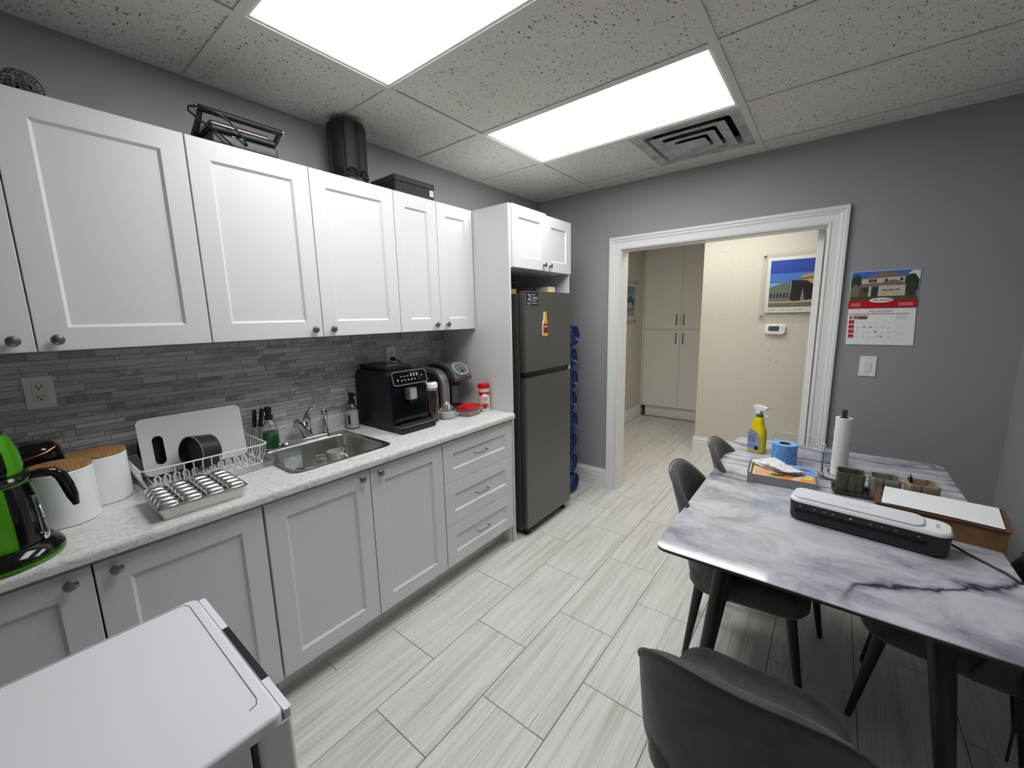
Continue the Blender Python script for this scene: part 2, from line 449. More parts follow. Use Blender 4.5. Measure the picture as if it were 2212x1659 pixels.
# door lining and casing
t = struct('trim_1', M().box((OX0 - 0.02, BY, 0), (OX0, BY + 0.125, OZ)).box((OX1, BY, 0), (OX1 + 0.02, BY + 0.125, OZ)).box((OX0 - 0.02, BY, OZ), (OX1 + 0.02, BY + 0.125, OZ + 0.02)), trim_white, 'white jamb lining of the doorway')
prof = [(0, 0), (0, 0.013), (0.010, 0.018), (0.020, 0.013), (0.052, 0.015), (0.066, 0.022), (0.074, 0.020), (0.082, 0.027), (0.096, 0.027), (0.1, 0.02), (0.1, 0)]
def casing(name, y, s, label):
    xl, xr, zt = OX0 - 0.004, OX1 + 0.004, OZ + 0.004
    st = [[(xl - a, y - s * b, 0.0) for a, b in prof], [(xl - a, y - s * b, zt + a) for a, b in prof], [(xr + a, y - s * b, zt + a) for a, b in prof], [(xr + a, y - s * b, 0.0) for a, b in prof]]
    return struct(name, M().loft(st), trim_white, label, ang=20)
casing('trim_2', BY - 0.0005, 1, 'white moulded casing around the doorway')
casing('trim_3', BY + 0.1255, -1, 'white casing on the corridor side of the doorway')
bprof = [(0, 0), (0.016, 0), (0.016, 0.112), (0.011, 0.120), (0.015, 0.128), (0.015, 0.142), (0.009, 0.150), (0.005, 0.172), (0, 0.172)]
def baseboard(name, axis, p, sgn, a, b, label):
    m = M()
    if axis == 'x': m.loft([[(q, p + sgn * u, z) for u, z in bprof] for q in (a, b)])
    else: m.loft([[(p + sgn * u, q, z) for u, z in bprof] for q in (a, b)])
    return struct(name, m, trim_white, label, ang=20)
baseboard('baseboard_back', 'x', BY - 0.0003, -1, WX + 0.001, OX0 - 0.105, 'white moulded baseboard between fridge and doorway')
baseboard('baseboard_back', 'x', BY - 0.0003, -1, OX1 + 0.105, RX - 0.001, 'white baseboard under the calendar wall')
baseboard('baseboard_right', 'y', RX - 0.0003, -1, NY + 0.01, BY - 0.02, 'white baseboard along the right wall')
baseboard('baseboard_corridor', 'x', 4.7697, -1, 1.075, 3.59, 'white baseboard under the cream corridor wall')
baseboard('baseboard_corridor_left', 'y', WX + 0.0003, 1, BY + 0.13, 6.05, 'white baseboard along the left corridor wall')
baseboard('baseboard_corridor_corner', 'y', 1.0897, -1, 4.755, 6.05, 'white baseboard turning into the cabinet recess')

# ------------------------------------------------------------------ suspended ceiling
GX, GY, GM = 0.5517, 0.6683, 0.61
ceiling = struct('ceiling', M().box((WX - 0.02, NY - 0.02, H + 0.16), (RX + 0.02, BY + 0.05, H + 0.2)), ctile_m, 'suspended ceiling of pitted acoustic tiles in a metal grid')
xs = [0.0, GX, GX + 1.22, RX]
ys = [NY] + [GY + GM * q for q in range(-3, 5)] + [BY]
tcache = {}
def ceil_tile(x0, x1, y0, y1):
    key = (round(x1 - x0, 3), round(y1 - y0, 3))
    if key in tcache:
        o = tcache[key].copy(); COL.objects.link(o)
    else:
        w_, l_ = x1 - x0 - 0.008, y1 - y0 - 0.008
        mm = M(); mm.stack([(rr(0, 0, w_, l_, 0.001, 1), 0.006), (rr(0, 0, w_, l_, 0.001, 1), 0.022)])
        o = mm.build('ceiling_tile', ctile_m, ceiling, smooth=False); tcache[key] = o
    o.parent = ceiling; o.location = ((x0 + x1) / 2, (y0 + y1) / 2, H)
LIGHT_ROWS = (0, 2)
for a in range(3):
    for b in range(len(ys) - 1):
        krow = b - 4
        if a == 1 and krow in LIGHT_ROWS: continue
        if a == 1 and krow == 3:
            ceil_tile(xs[1], xs[1] + 0.61, ys[b], ys[b + 1]); continue
        ceil_tile(xs[a], xs[a + 1], ys[b], ys[b + 1])
TW = 0.012; TV = 0.017
for x in (GX, GX + 1.22):
    M().box((x - TV, NY, H), (x + TV, BY, H + 0.004)).build('main_tee', tee_m, ceiling)
for y in ys[1:-1]:
    for a in range(3):
        x0 = xs[a] + (TV if a else 0); x1 = xs[a + 1] - (TV if a < 2 else 0)
        M().box((x0, y - TV, H + 0.0012), (x1, y + TV, H + 0.0045)).build('cross_tee', tee_m, ceiling)
M().box((GX + 0.61 - TW, ys[7] + TV, H + 0.0012), (GX + 0.61 + TW, ys[8] - TV, H + 0.0045)).build('cross_tee', tee_m, ceiling)
M().box((0.0, NY, H - 0.001), (0.012, BY, H + 0.006)).build('wall_angle', tee_m, ceiling)
M().box((0.012, BY - 0.004, H - 0.001), (RX, BY, H + 0.006)).build('wall_angle', tee_m, ceiling)
struct('ceiling_corridor', M().box((WX, BY + 0.126, H), (3.6, 6.7, H + 0.04)), ctile_m, 'acoustic ceiling of the corridor')

def troffer(x0, x1, y0, y1, z, mat, label):
    t = thing('ceiling_light', label, 'ceiling light', ((x0 + x1) / 2, (y0 + y1) / 2, z))
    m = M(t)
    m.box((x0, y0, z), (x1, y0 + 0.016, z + 0.012)); m.box((x0, y1 - 0.016, z), (x1, y1, z + 0.012))
    m.box((x0, y0 + 0.016, z), (x0 + 0.016, y1 - 0.016, z + 0.012)); m.box((x1 - 0.016, y0 + 0.016, z), (x1, y1 - 0.016, z + 0.012))
    m.build('frame', trim_white, t)
    M(t).box((x0 + 0.016, y0 + 0.016, z + 0.004), (x1 - 0.016, y1 - 0.016, z + 0.008)).build('diffuser', mat, t)
    M(t).box((x0 + 0.005, y0 + 0.005, z + 0.0125), (x1 - 0.005, y1 - 0.005, z + 0.06)).build('housing', tee_m, t)
for q, lab in ((0, 'large glowing white ceiling light panel nearest the viewer'), (2, 'glowing white ceiling light panel beside the air vent')):
    troffer(GX + TW + 0.001, GX + 1.22 - TW - 0.001, GY + GM * q + TW + 0.001, GY + GM * (q + 1) - TW - 0.001, H + 0.005, panel_m, lab)
troffer(0.72, 1.94, 3.78, 4.39, H - 0.061, hpanel_m, 'ceiling light panel lighting the corridor beyond the doorway')

# air diffuser
vx, vy = GX + 0.915, GY + 3.5 * GM
vent = thing('ceiling_vent', 'square louvred air vent with dusty grey streaks in the ceiling', 'vent', (vx, vy, H))
vent_m = P('dusty white vent metal', (168, 165, 160), 0.5); k = N(vent_m)
v_ = k.coord(); nz = k.noise(v_, 9, 4, 0.6)
k.l(k.ramp(nz, [(0.28, (120, 116, 112)), (0.46, (172, 169, 164)), (0.7, (196, 194, 190))]), k.b.inputs['Base Color'])
vent_dk = P('shade-dark vent throat', (26, 25, 25), 0.9)  # near-black colour paints in the shade behind the louvre gaps
S = 0.585
def ring(m, a, za, b, zb, c, zc):
    m.loft([[(x, y, z) for x, y in rr(0, 0, 2 * h, 2 * h, 0.02, 3)] for h, z in ((a, za), (b, zb), (c, zc))], False, False)
m = M(); m.loft([[(x, y, z) for x, y in o] for o, z in ((rr(0, 0, S, S, 0.004, 3), 0.006), (rr(0, 0, S, S, 0.004, 3), 0.003), (rr(0, 0, 0.47, 0.47, 0.02, 3), 0.003), (rr(0, 0, 0.44, 0.44, 0.02, 3), 0.05))], False, False)
m.build('vent_plate', vent_m, vent)
M().box((-0.24, -0.24, 0.10), (0.24, 0.24, 0.11)).build('throat', vent_dk, vent)
m = M(); m.loft([[(x, y, z) for x, y in rr(0, 0, 0.44, 0.44, 0.02, 3)] for z in (0.05, 0.10)], False, False); m.build('throat', vent_dk, vent)
for (a, b, zc) in ((0.205, 0.150, -0.004), (0.140, 0.092, -0.014)):
    m = M(); m.loft([[(x, y, z) for x, y in rr(0, 0, 2 * h, 2 * h, 0.014, 3)] for h, z in ((a, zc), (a - 0.004, zc - 0.0015), (b, zc + 0.006), (b - 0.004, zc + 0.030), (b - 0.001, zc + 0.030), (b + 0.003, zc + 0.0075), (a, zc + 0.001), (a, zc))], False, False)
    m.build('louvre', vent_m, vent)
M().stack([(rr(0, 0, 0.150, 0.150, 0.012, 3), -0.0225), (rr(0, 0, 0.162, 0.162, 0.014, 3), -0.021), (rr(0, 0, 0.162, 0.162, 0.014, 3), -0.018)]).build('centre_plate', vent_m, vent)

# ------------------------------------------------------------------ mosaic backsplash (children of the kitchen wall)
MX = WX + 0.004
my0, my1, mz0, mz1 = -0.36, 2.058, CZ + 0.088, 1.476
M().box((WX, my0, mz0 - 0.02), (MX, my1, mz1)).build('grout_bed', mgrout_m, wall_left)
rows = []
hs = [0.0245, 0.0150, 0.0245, 0.0125, 0.0215, 0.0150]
z = mz0; q = 0
while z < mz1 - 0.004:
    h = min(hs[q % 6], mz1 - z); rows.append((z, h)); z += h + 0.0022; q += 1
rg = random.Random(11)
cand = []
outlets = [(0.04, 0.126, 1.258, 1.382), (1.545, 1.632, 1.255, 1.385)]
for (z, h) in rows:
    y = my0 - rg.uniform(0, 0.1)
    while y < my1:
        L = rg.choice([0.05, 0.075, 0.1, 0.1, 0.125, 0.15, 0.2]) * rg.uniform(0.9, 1.1)
        a, b = max(y, my0), min(y + L, my1); y += L + 0.0022
        if b - a < 0.008: continue
        if any(b > o[0] + 0.004 and a < o[1] - 0.004 and z + h > o[2] + 0.004 and z < o[3] - 0.004 for o in outlets):
            pass
        cand.append((a, b, z, h, rg.uniform(-0.0006, 0.0008)))
def mtile(m, a, b, z, h, dx):
    x1 = MX + 0.0045 + dx; e = 0.0008
    m.loft([[(MX - 0.0005, a, z), (MX - 0.0005, b, z), (MX - 0.0005, b, z + h), (MX - 0.0005, a, z + h)],
            [(x1 - e, a, z), (x1 - e, b, z), (x1 - e, b, z + h), (x1 - e, a, z + h)],
            [(x1, a + e, z + e), (x1, b - e, z + e), (x1, b - e, z + h - e), (x1, a + e, z + h - e)]], False, True)
def size_px(c):
    a, b, z, h, dx = c; d = 2.25 ** 2 + ((a + b) / 2) ** 2
    vis = 1.0 if (a + b) / 2 > 0.0 else 0.2
    return (b - a) * h / d * vis
order = sorted(cand, key=size_px, reverse=True)
for c in order[:299]:
    m = M(); mtile(m, *c); m.build('mosaic_tile', mosaic_m, wall_left, smooth=False)
m = M()
for c in order[299:]: mtile(m, *c)
tag(m.build('mosaic_tile_field', mosaic_m, wall_left, smooth=False), kind='stuff')
# ------------------------------------------------------------------ kitchen cabinets
def shaker(m, x0, x1, y0, y1, z0, z1, rail=0.072, dep=0.009):
    e = 0.0018
    def R(x, i): return [(x, y0 + i, z0 + i), (x, y1 - i, z0 + i), (x, y1 - i, z1 - i), (x, y0 + i, z1 - i)]
    m.loft([R(x0, 0), R(x1 - e, 0), R(x1, e), R(x1, rail), R(x1 - dep, rail + 0.009)])
def knob(m, x, y, z):
    i = len(m.v)
    m.lathe([(0.006, 0), (0.0055, 0.010), (0.008, 0.016), (0.0155, 0.019), (0.0165, 0.0225), (0.0145, 0.0262), (0.008, 0.0285), (0.001, 0.029)], 20)
    m.xf(Matrix.Translation((x, y, z)) @ Matrix.Rotation(PI / 2, 4, 'Y'), i)

def wall_cabinet(name, label, y0, y1, split, x1=0.30, z0=1.477, z1=2.24):
    t = thing(name, label, 'cabinet', ((WX + x1) / 2, (y0 + y1) / 2, z0), group='white shaker wall cabinets')
    M(t).box((WX + 0.0005, y0 + 0.0005, z0), (x1 - 0.0215, y1 - 0.0005, z1)).build('body', cab_white, t)
    for (a, b, ky) in ((y0, split, split - 0.045), (split, y1, split + 0.045)):
        m = M(t); shaker(m, x1 - 0.02, x1, a + 0.0016, b - 0.0016, z0 + 0.0005, z1 - 0.0005)
        d = m.build('door', cab_white, t)
        m = M(t); knob(m, x1, ky, z0 + 0.036); m.build('knob', nickel, d)
wall_cabinet('wall_cabinet', 'white wall cabinet at the left edge, above the wall socket', -0.373, 0.5395, 0.085)
wall_cabinet('wall_cabinet', 'white wall cabinet in the middle, above the sink', 0.5405, 1.4445, 0.992)
wall_cabinet('wall_cabinet', 'narrow-doored white wall cabinet above the black coffee machine', 1.4455, 2.057, 1.7475)

def base_body(t, y0, y1):
    m = M(t); x1 = 0.578
    for a in (y0, y1 - 0.016): m.box((WX + 0.001, a, 0.12), (x1, a + 0.016, CZ - 0.0385))
    m.box((WX + 0.001, y0 + 0.016, 0.12), (x1, y1 - 0.016, 0.136)); m.box((WX + 0.001, y0 + 0.016, 0.136), (WX + 0.012, y1 - 0.016, CZ - 0.0385))
    m.box((x1 - 0.02, y0 + 0.016, CZ - 0.06), (x1, y1 - 0.016, CZ - 0.0385))
    m.build('body', cab_white, t)
    M(t).box((0.488, y0, 0.0), (0.504, y1, 0.12)).build('toe_kick', cab_white, t)
def base_cabinet(label, y0, y1, split):
    t = thing('base_cabinet', label, 'cabinet', (0.28, (y0 + y1) / 2, 0), group='white shaker base cabinets')
    base_body(t, y0, y1)
    for (a, b, ky) in ((y0, split, split - 0.047), (split, y1, split + 0.047)):
        m = M(t); shaker(m, 0.58, 0.60, a + 0.002, b - 0.002, 0.127, 0.872)
        d = m.build('door', cab_white, t)
        m = M(t); knob(m, 0.60, ky, 0.843); m.build('knob', nickel, d)
base_cabinet('white base cabinet at the left edge, behind the white mini fridge', -0.373, 0.537, 0.087)
base_cabinet('white two-door base cabinet under the sink', 0.541, 1.4365, 0.991)
t = thing('drawer_cabinet', 'white base cabinet with three drawers beside the fridge', 'cabinet', (0.28, 1.75, 0), group='white shaker base cabinets')
base_body(t, 1.4385, 2.056)
M(t).box((0.505, 2.04, 0.0), (0.578, 2.056, 0.1198)).build('side_foot', cab_white, t)
for (z0, z1, zh) in ((0.632, 0.872, 0.753), (0.378, 0.630, 0.500), (0.127, 0.376, 0.250)):
    m = M(t); shaker(m, 0.58, 0.60, 1.4405, 2.054, z0, z1)
    d = m.build('drawer', cab_white, t)
    m = M(t); yc = 1.742
    m.tube([(0.592, yc - 0.05, zh), (0.612, yc - 0.05, zh), (0.6195, yc - 0.047, zh), (0.622, yc - 0.04, zh), (0.622, yc + 0.04, zh), (0.6195, yc + 0.047, zh), (0.612, yc + 0.05, zh), (0.592, yc + 0.05, zh)], 0.0032, 8)
    m.build('handle', nickel, d)

# countertop with a cut-out for the sink
ct = thing('countertop', 'white laminate countertop with fine grey flecks', 'countertop', (0.3, 0.85, CZ))
cy0, cy1, cx1, th = -0.373, 2.0585, 0.625, 0.038
hx0, hx1, hy0, hy1 = 0.05, 0.50, 0.71, 1.17
fp = [(hx1, CZ - th), (cx1 - 0.008, CZ - th), (cx1, CZ - th + 0.006), (cx1, CZ - 0.016), (cx1 - 0.002, CZ - 0.009), (cx1 - 0.007, CZ - 0.0025), (cx1 - 0.016, CZ), (hx1, CZ)]
m = M(ct); m.prism(fp, 'y', cy0, cy1)
m.box((WX, cy0, CZ - th), (hx0, cy1, CZ)); m.box((hx0, cy0, CZ - th), (hx1, hy0, CZ)); m.box((hx0, hy1, CZ - th), (hx1, cy1, CZ))
m.build('slab', counter_m, ct)
m = M(ct); m.prism([(WX + 0.0002, CZ), (WX + 0.02, CZ), (WX + 0.02, CZ + 0.078), (WX + 0.016, CZ + 0.086), (WX + 0.010, CZ + 0.088), (WX + 0.0002, CZ + 0.088)], 'y', cy0, cy1)
m.build('backsplash_lip', counter_m, ct)

# sink
sk = thing('sink', 'stainless steel drop-in kitchen sink with rounded corners', 'sink', (0.275, 0.94, CZ))
m = M()
bx = 0.025
m.loft([[(x, y, z) for x, y in o] for o, z in (
    (rr(0, 0, 0.49, 0.50, 0.05, 6), 0.0006), (rr(0, 0, 0.488, 0.498, 0.049, 6), 0.0035), (rr(0, 0, 0.478, 0.488, 0.045, 6), 0.0045),
    (rr(bx, 0, 0.405, 0.455, 0.065, 6), 0.0035), (rr(bx, 0, 0.393, 0.443, 0.060, 6), -0.001), (rr(bx, 0, 0.386, 0.436, 0.058, 6), -0.012),
    (rr(bx, 0, 0.366, 0.416, 0.056, 6), -0.125), (rr(bx, 0, 0.345, 0.395, 0.05, 6), -0.142), (rr(bx, 0, 0.30, 0.35, 0.04, 6), -0.147))], False, True)
m.build('basin', steel, sk, ang=50)
M().lathe([(0.056, -0.1465), (0.056, -0.1405), (0.045, -0.139), (0.02, -0.1385), (0.001, -0.138)], 24, (0.025, 0.0, 0)).build('drain_stopper', blk, sk)

# faucet
fc = thing('faucet', 'chrome single-lever kitchen faucet with deck plate', 'faucet', (0.055, 0.965, CZ + 0.0036))
m = M(); m.loft([[(x, y, z) for x, y in rr(0, 0, a, b, a / 2 - 0.001, 6)] for a, b, z in ((0.058, 0.262, 0), (0.058, 0.262, 0.006), (0.05, 0.25, 0.012), (0.03, 0.22, 0.015))]); m.build('deck_plate', chrome, fc)
m = M(); m.lathe([(0.027, 0.012), (0.026, 0.03), (0.022, 0.05), (0.021, 0.085), (0.024, 0.095), (0.023, 0.112), (0.012, 0.122), (0.001, 0.124)], 20, (-0.004, 0.012, 0)); m.build('valve_body', chrome, fc)
m = M(); m.tube([(-0.002, 0.006, 0.022), (0.004, -0.008, 0.052), (0.010, -0.026, 0.082), (0.016, -0.042, 0.104)], [0.024, 0.021, 0.018, 0.016], 14); m.build('spout', chrome, fc)
m = M(); m.tube([(0.012, -0.040, 0.112), (0.034, -0.056, 0.094)], [0.0165, 0.0165], 14); m.build('aerator', chrome, fc)
m = M(); m.tube([(-0.004, 0.012, 0.100), (-0.004, 0.016, 0.125), (-0.002, 0.024, 0.146), (0.006, 0.036, 0.162), (0.018, 0.050, 0.170)], [0.020, 0.015, 0.010, 0.0065, 0.006], 10); m.sphere((0.019, 0.051, 0.170), 0.0068, 10, 8); m.build('lever', chrome, fc)
sp_ = thing('sink_sprayer', 'chrome side sprayer standing right of the faucet lever', 'sprayer', (0.052, 1.075, CZ + 0.0190))
m = M(); m.lathe([(0.017, 0), (0.018, 0.012), (0.0135, 0.016), (0.0145, 0.03), (0.017, 0.07), (0.0185, 0.10), (0.0175, 0.118), (0.012, 0.128), (0.001, 0.131)], 18); m.build('body', chrome, sp_)
M().rbox((0.012, -0.006, 0.06), (0.022, 0.006, 0.112), 0.003).build('trigger', chrome, sp_)

# ------------------------------------------------------------------ fridge surround
fs = thing('fridge_surround', 'tall white fridge enclosure with two-door cabinet over the refrigerator', 'cabinet', (0.3, 2.445, 0))
M(fs).box((WX + 0.001, 2.0605, 0), (0.599, 2.078, 2.24)).build('gable_panel', cab_white, fs)
M(fs).box((WX + 0.001, 2.812, 0), (0.585, 2.83, 2.24)).build('gable_panel', cab_white, fs)
m = M(fs); m.box((WX + 0.001, 2.0785, 1.862), (0.575, 2.8115, 1.88)); m.box((WX + 0.001, 2.0785, 2.222), (0.575, 2.8115, 2.24)); m.box((WX + 0.001, 2.0785, 1.88), (WX + 0.012, 2.8115, 2.222)); m.box((0.555, 2.436, 1.88), (0.575, 2.47, 2.222)); m.build('body', cab_white, fs)
M(fs).box((WX + 0.001, 2.0785, 1.70), (WX + 0.008, 2.8115, 1.8615)).build('back_panel', cab_in, fs)
M(fs).box((0.577, 2.079, 1.86), (0.597, 2.092, 2.24)).build('filler', cab_white, fs)
for (a, b, ky, xx) in ((2.094, 2.479, 2.437, 0.604), (2.482, 2.832, 2.522, 0.597)):
    m = M(fs); shaker(m, xx - 0.02, xx, a, b, 1.862, 2.244 if xx > 0.6 else 2.238, 0.07)
    d = m.build('door', cab_white, fs); m = M(fs); knob(m, xx, ky, 1.90); m.build('knob', nickel, d)

# ------------------------------------------------------------------ refrigerator
rf = thing('refrigerator', 'tall dark stainless top-freezer refrigerator', 'refrigerator', (0.33, 2.445, 0))
M(rf).rbox((0.03, 2.152, 0.035), (0.598, 2.738, 1.700), 0.006).build('body', fridge_side, rf)
def fdoor(z0, z1):
    m = M(rf); m.loft([[(x, y, z) for x, y in rr(0.6265, 2.445, 0.047, 0.590, 0.008, 4)] for z in (z0, z1)]); return m.build('door', [fridge_m], rf)
du = fdoor(1.182, 1.716); dl = fdoor(0.066, 1.142)
m = M(rf); m.box((0.600, 2.160, 1.1425), (0.628, 2.735, 1.1815)); m.build('handle_recess', blk_gloss, rf)
M(rf).box((0.628, 2.728, 1.1435), (0.646, 2.736, 1.181)).build('hinge_cap', white_pl, rf)
m = M(rf); m.box((0.10, 2.17, 0.02), (0.59, 2.72, 0.0345)); m.build('plinth', blk, rf)
for y in (2.19, 2.70):
    for x in (0.10, 0.60): M(rf).lathe([(0.02, 0.0), (0.02, 0.012), (0.012, 0.014), (0.012, 0.034 if x < 0.3 else 0.0655)], 14, (x, y, 0)).build('foot', blk, rf)
XF = 0.6503
m = M(rf); m.box((XF, 2.172, 1.622), (XF + 0.0004, 2.252, 1.708)); [v_.__setattr__('y', 2.168 + (v_.y - 2.172) * 1.7) for v_ in m.v]; stk = m.build('sticker', navy, du)
m = M(rf); put_text(m, '2', 0.058, lambda a, b: (XF + 0.0008, 2.179 + a * 0.85, 1.655 + b))
m.box((XF + 0.0004, 2.1785, 1.637), (XF + 0.0008, 2.199, 1.641)); m.box((XF + 0.0004, 2.181, 1.629), (XF + 0.0008, 2.196, 1.632))
for (y1_, z_) in ((2.231, 1.690), (2.247, 1.673), (2.244, 1.663), (2.241, 1.649), (2.246, 1.634)): m.box((XF + 0.0004, 2.213, z_), (XF + 0.0008, y1_, z_ + 0.004))
m.box((XF + 0.0004, 2.2045, 1.63), (XF + 0.0008, 2.2055, 1.70))
[v_.__setattr__('y', 2.168 + (v_.y - 2.172) * 1.7) for v_ in m.v]; m.build('sticker_print', light_print, stk)
m = M(rf); m.box((XF, 2.402, 1.592), (XF + 0.001, 2.415, 1.598)); m.box((XF, 2.425, 1.592), (XF + 0.001, 2.440, 1.597)); m.build('badge', dark_grey, du)

# bottle magnet on the door
mg = thing('fridge_magnet', 'yellow and red bottle-shaped magnet on the freezer door', 'magnet', (XF, 2.380, 1.415)); mg.scale = (1, 1.75, 1.1)
ol = [(-0.013, 0.0), (0.013, 0.0), (0.0175, 0.006), (0.0175, 0.075), (0.013, 0.090), (0.009, 0.105), (0.0075, 0.150), (-0.0075, 0.150), (-0.009, 0.105), (-0.013, 0.090), (-0.0175, 0.075), (-0.0175, 0.006)]
m = M(); m.loft([[(x, y, z) for y, z in ol] for x in (0.0003, 0.008)]); m.build('base', white_pl, mg)
def sl(z0, z1):
    e = []
    for (y, z) in ol:
        pass
    def wd(z):
        r_ = [(0, 0.013), (0.006, 0.0175), (0.075, 0.0175), (0.09, 0.013), (0.105, 0.009), (0.15, 0.0075)]
        for (a, wa), (b, wb) in zip(r_, r_[1:]):
            if a <= z <= b: return wa + (wb - wa) * (z - a) / (b - a)
        return 0.007
    zz = [z0] + [q for q in (0.006, 0.075, 0.09, 0.105) if z0 < q < z1] + [z1]
    return [(-wd(q) + 0.001, q) for q in zz] + [(wd(q) - 0.001, q) for q in reversed(zz)]
def face(pts, x0, x1, name, mat): M().loft([[(x, y, z) for y, z in pts] for x in (x0, x1)]).build(name, mat, mg)
amber = P('amber print', (232, 176, 30), 0.35); redp = P('red print', (150, 28, 34), 0.4); cream_p = P('cream print', (230, 190, 150), 0.4)
face(sl(0.001, 0.149), 0.008, 0.0088, 'bottle_print', amber)
face(sl(0.018, 0.078), 0.0088, 0.0092, 'label_print', redp)
face([(-0.010, 0.055), (0.010, 0.055), (0.012, 0.063), (-0.012, 0.063)], 0.0092, 0.0095, 'label_print', cream_p)
face([(-0.004, 0.026), (0.006, 0.024), (0.008, 0.042), (-0.005, 0.046)], 0.0092, 0.0095, 'label_print', ink)
# ------------------------------------------------------------------ things on the counter
def RZ(a): return Matrix.Rotation(a, 4, 'Z')
def RY(a): return Matrix.Rotation(a, 4, 'Y')
def RXm(a): return Matrix.Rotation(a, 4, 'X')
def TR(*p): return Matrix.Translation(p)
C0 = CZ + 0.0006

# electric kettle with a small teapot on top
kt = thing('electric_kettle', 'lime green and black electric kettle with chrome gauge at the left edge', 'kettle', (0.505, -0.062, C0), 0.25)
M().lathe([(0.112, 0), (0.116, 0.004), (0.116, 0.010), (0.110, 0.012)], 40).build('base_ring', green_en, kt)
M().lathe([(0.114, 0.011), (0.117, 0.020), (0.110, 0.034), (0.096, 0.046), (0.088, 0.048)], 40).build('power_base', blk_gloss, kt)
m = M(); m.lathe([(0.087, 0.046), (0.089, 0.06), (0.086, 0.12), (0.080, 0.18), (0.074, 0.214), (0.070, 0.222)], 40)
m.build('body', green_en, kt)
m = M()
def shell(m, prof, a0, a1, n=16, off=0.0012):
    m.loft([[((r + off) * math.cos(a0 + (a1 - a0) * i / n), (r + off) * math.sin(a0 + (a1 - a0) * i / n), z) for i in range(n + 1)] for r, z in prof], False, False, False)
shell(m, [(0.087, 0.046), (0.089, 0.06), (0.086, 0.12), (0.080, 0.18), (0.074, 0.214)], 0.12, 1.75)
m.build('black_side_panel', blk_gloss, kt)
M().lathe([(0.072, 0.216), (0.078, 0.222), (0.080, 0.230), (0.076, 0.238), (0.068, 0.242)], 36).build('collar', blk_gloss, kt)
m = M(); m.lathe([(0.064, 0.238), (0.070, 0.26), (0.066, 0.30), (0.056, 0.335), (0.048, 0.350)], 36); m.build('teapot', green_en, kt)
m = M(); shell(m, [(0.0645, 0.242), (0.070, 0.26), (0.066, 0.30), (0.056, 0.335), (0.048, 0.349)], -1.9, 0.35); m.build('teapot_panel', blk_gloss, kt)
M().lathe([(0.049, 0.350), (0.047, 0.358), (0.030, 0.366), (0.012, 0.368), (0.010, 0.374), (0.001, 0.378)], 30).build('teapot_lid', P('dark amber glass lid', (52, 40, 22), 0.08), kt)
ha = 1.30
def hp(r, z): return (r * math.cos(ha), r * math.sin(ha), z)
m = M(); m.tube([hp(0.070, 0.222), hp(0.095, 0.226), hp(0.118, 0.222), hp(0.132, 0.205), hp(0.140, 0.175), hp(0.146, 0.140), hp(0.150, 0.110)], [0.011, 0.012, 0.013, 0.014, 0.0145, 0.013, 0.007], 12)
m.build('handle', blk_gloss, kt)
ha_h = ha; ha = 0.82
m = M(); m.tube([hp(0.0905, 0.066), hp(0.0885, 0.12), hp(0.0835, 0.178)], 0.007, 10); gq = m.build('water_gauge', chrome, kt)
m = M(); m.lathe([(0.013, 0), (0.013, 0.006), (0.009, 0.008), (0.001, 0.0085)], 18); m.xf(TR(*hp(0.0885, 0.058)) @ RZ(ha) @ RY(PI / 2)); m.build('switch', chrome, kt)

# toaster
to = thing('toaster', 'glossy black toaster with copper trim behind the white canisters', 'toaster', (0.068, 0.0, C0))
m = M(); m.stack([(rr(0, 0, 0.135, 0.20, 0.045, 6), 0), (rr(0, 0, 0.145, 0.212, 0.05, 6), 0.01), (rr(0, 0, 0.143, 0.210, 0.05, 6), 0.172), (rr(0, 0, 0.130, 0.198, 0.05, 6), 0.208), (rr(0, 0, 0.105, 0.165, 0.045, 6), 0.228), (rr(0, 0, 0.07, 0.12, 0.03, 6), 0.233)])
m.build('body', blk_gloss, to, ang=50)
m = M(); m.tube([(0.070, -0.07, 0.186), (0.0715, -0.04, 0.183), (0.0715, -0.01, 0.186), (0.0705, 0.03, 0.193), (0.066, 0.062, 0.202), (0.050, 0.084, 0.213), (0.02, 0.088, 0.222)], 0.0035, 8); m.build('copper_trim', copper, to)
m = M(); m.lathe([(0.014, 0), (0.014, 0.004), (0.001, 0.005)], 18); m.xf(TR(0.022, 0.0, 0.2325)); m.build('button', copper, to)
for y in (-0.06, 0.06):
    for x in (-0.05, 0.05): pass

# canisters
def canister(label, loc, r, h):
    t = thing('canister', label, 'canister', loc, group='white ceramic canisters with bamboo lids')
    M().lathe([(r - 0.004, 0), (r, 0.004), (r, h - 0.004), (r - 0.004, h), (r - 0.008, h), (r - 0.008, h - 0.03), (0.001, h - 0.03)], 48).build('jar', ceramic, t)
    m = M(); m.lathe([(r - 0.009, h - 0.012), (r - 0.009, h + 0.0005), (r - 0.001, h + 0.0005), (r - 0.001, h + 0.009), (r - 0.004, h + 0.011), (0.001, h + 0.011)], 48); m.build('lid', bamboo, t)
canister('white canister with bamboo lid directly behind the kettle handle', (0.300, 0.074, C0), 0.080, 0.178)
canister('white canister with bamboo lid next to the dish rack', (0.176, 0.177, C0), 0.078, 0.172)

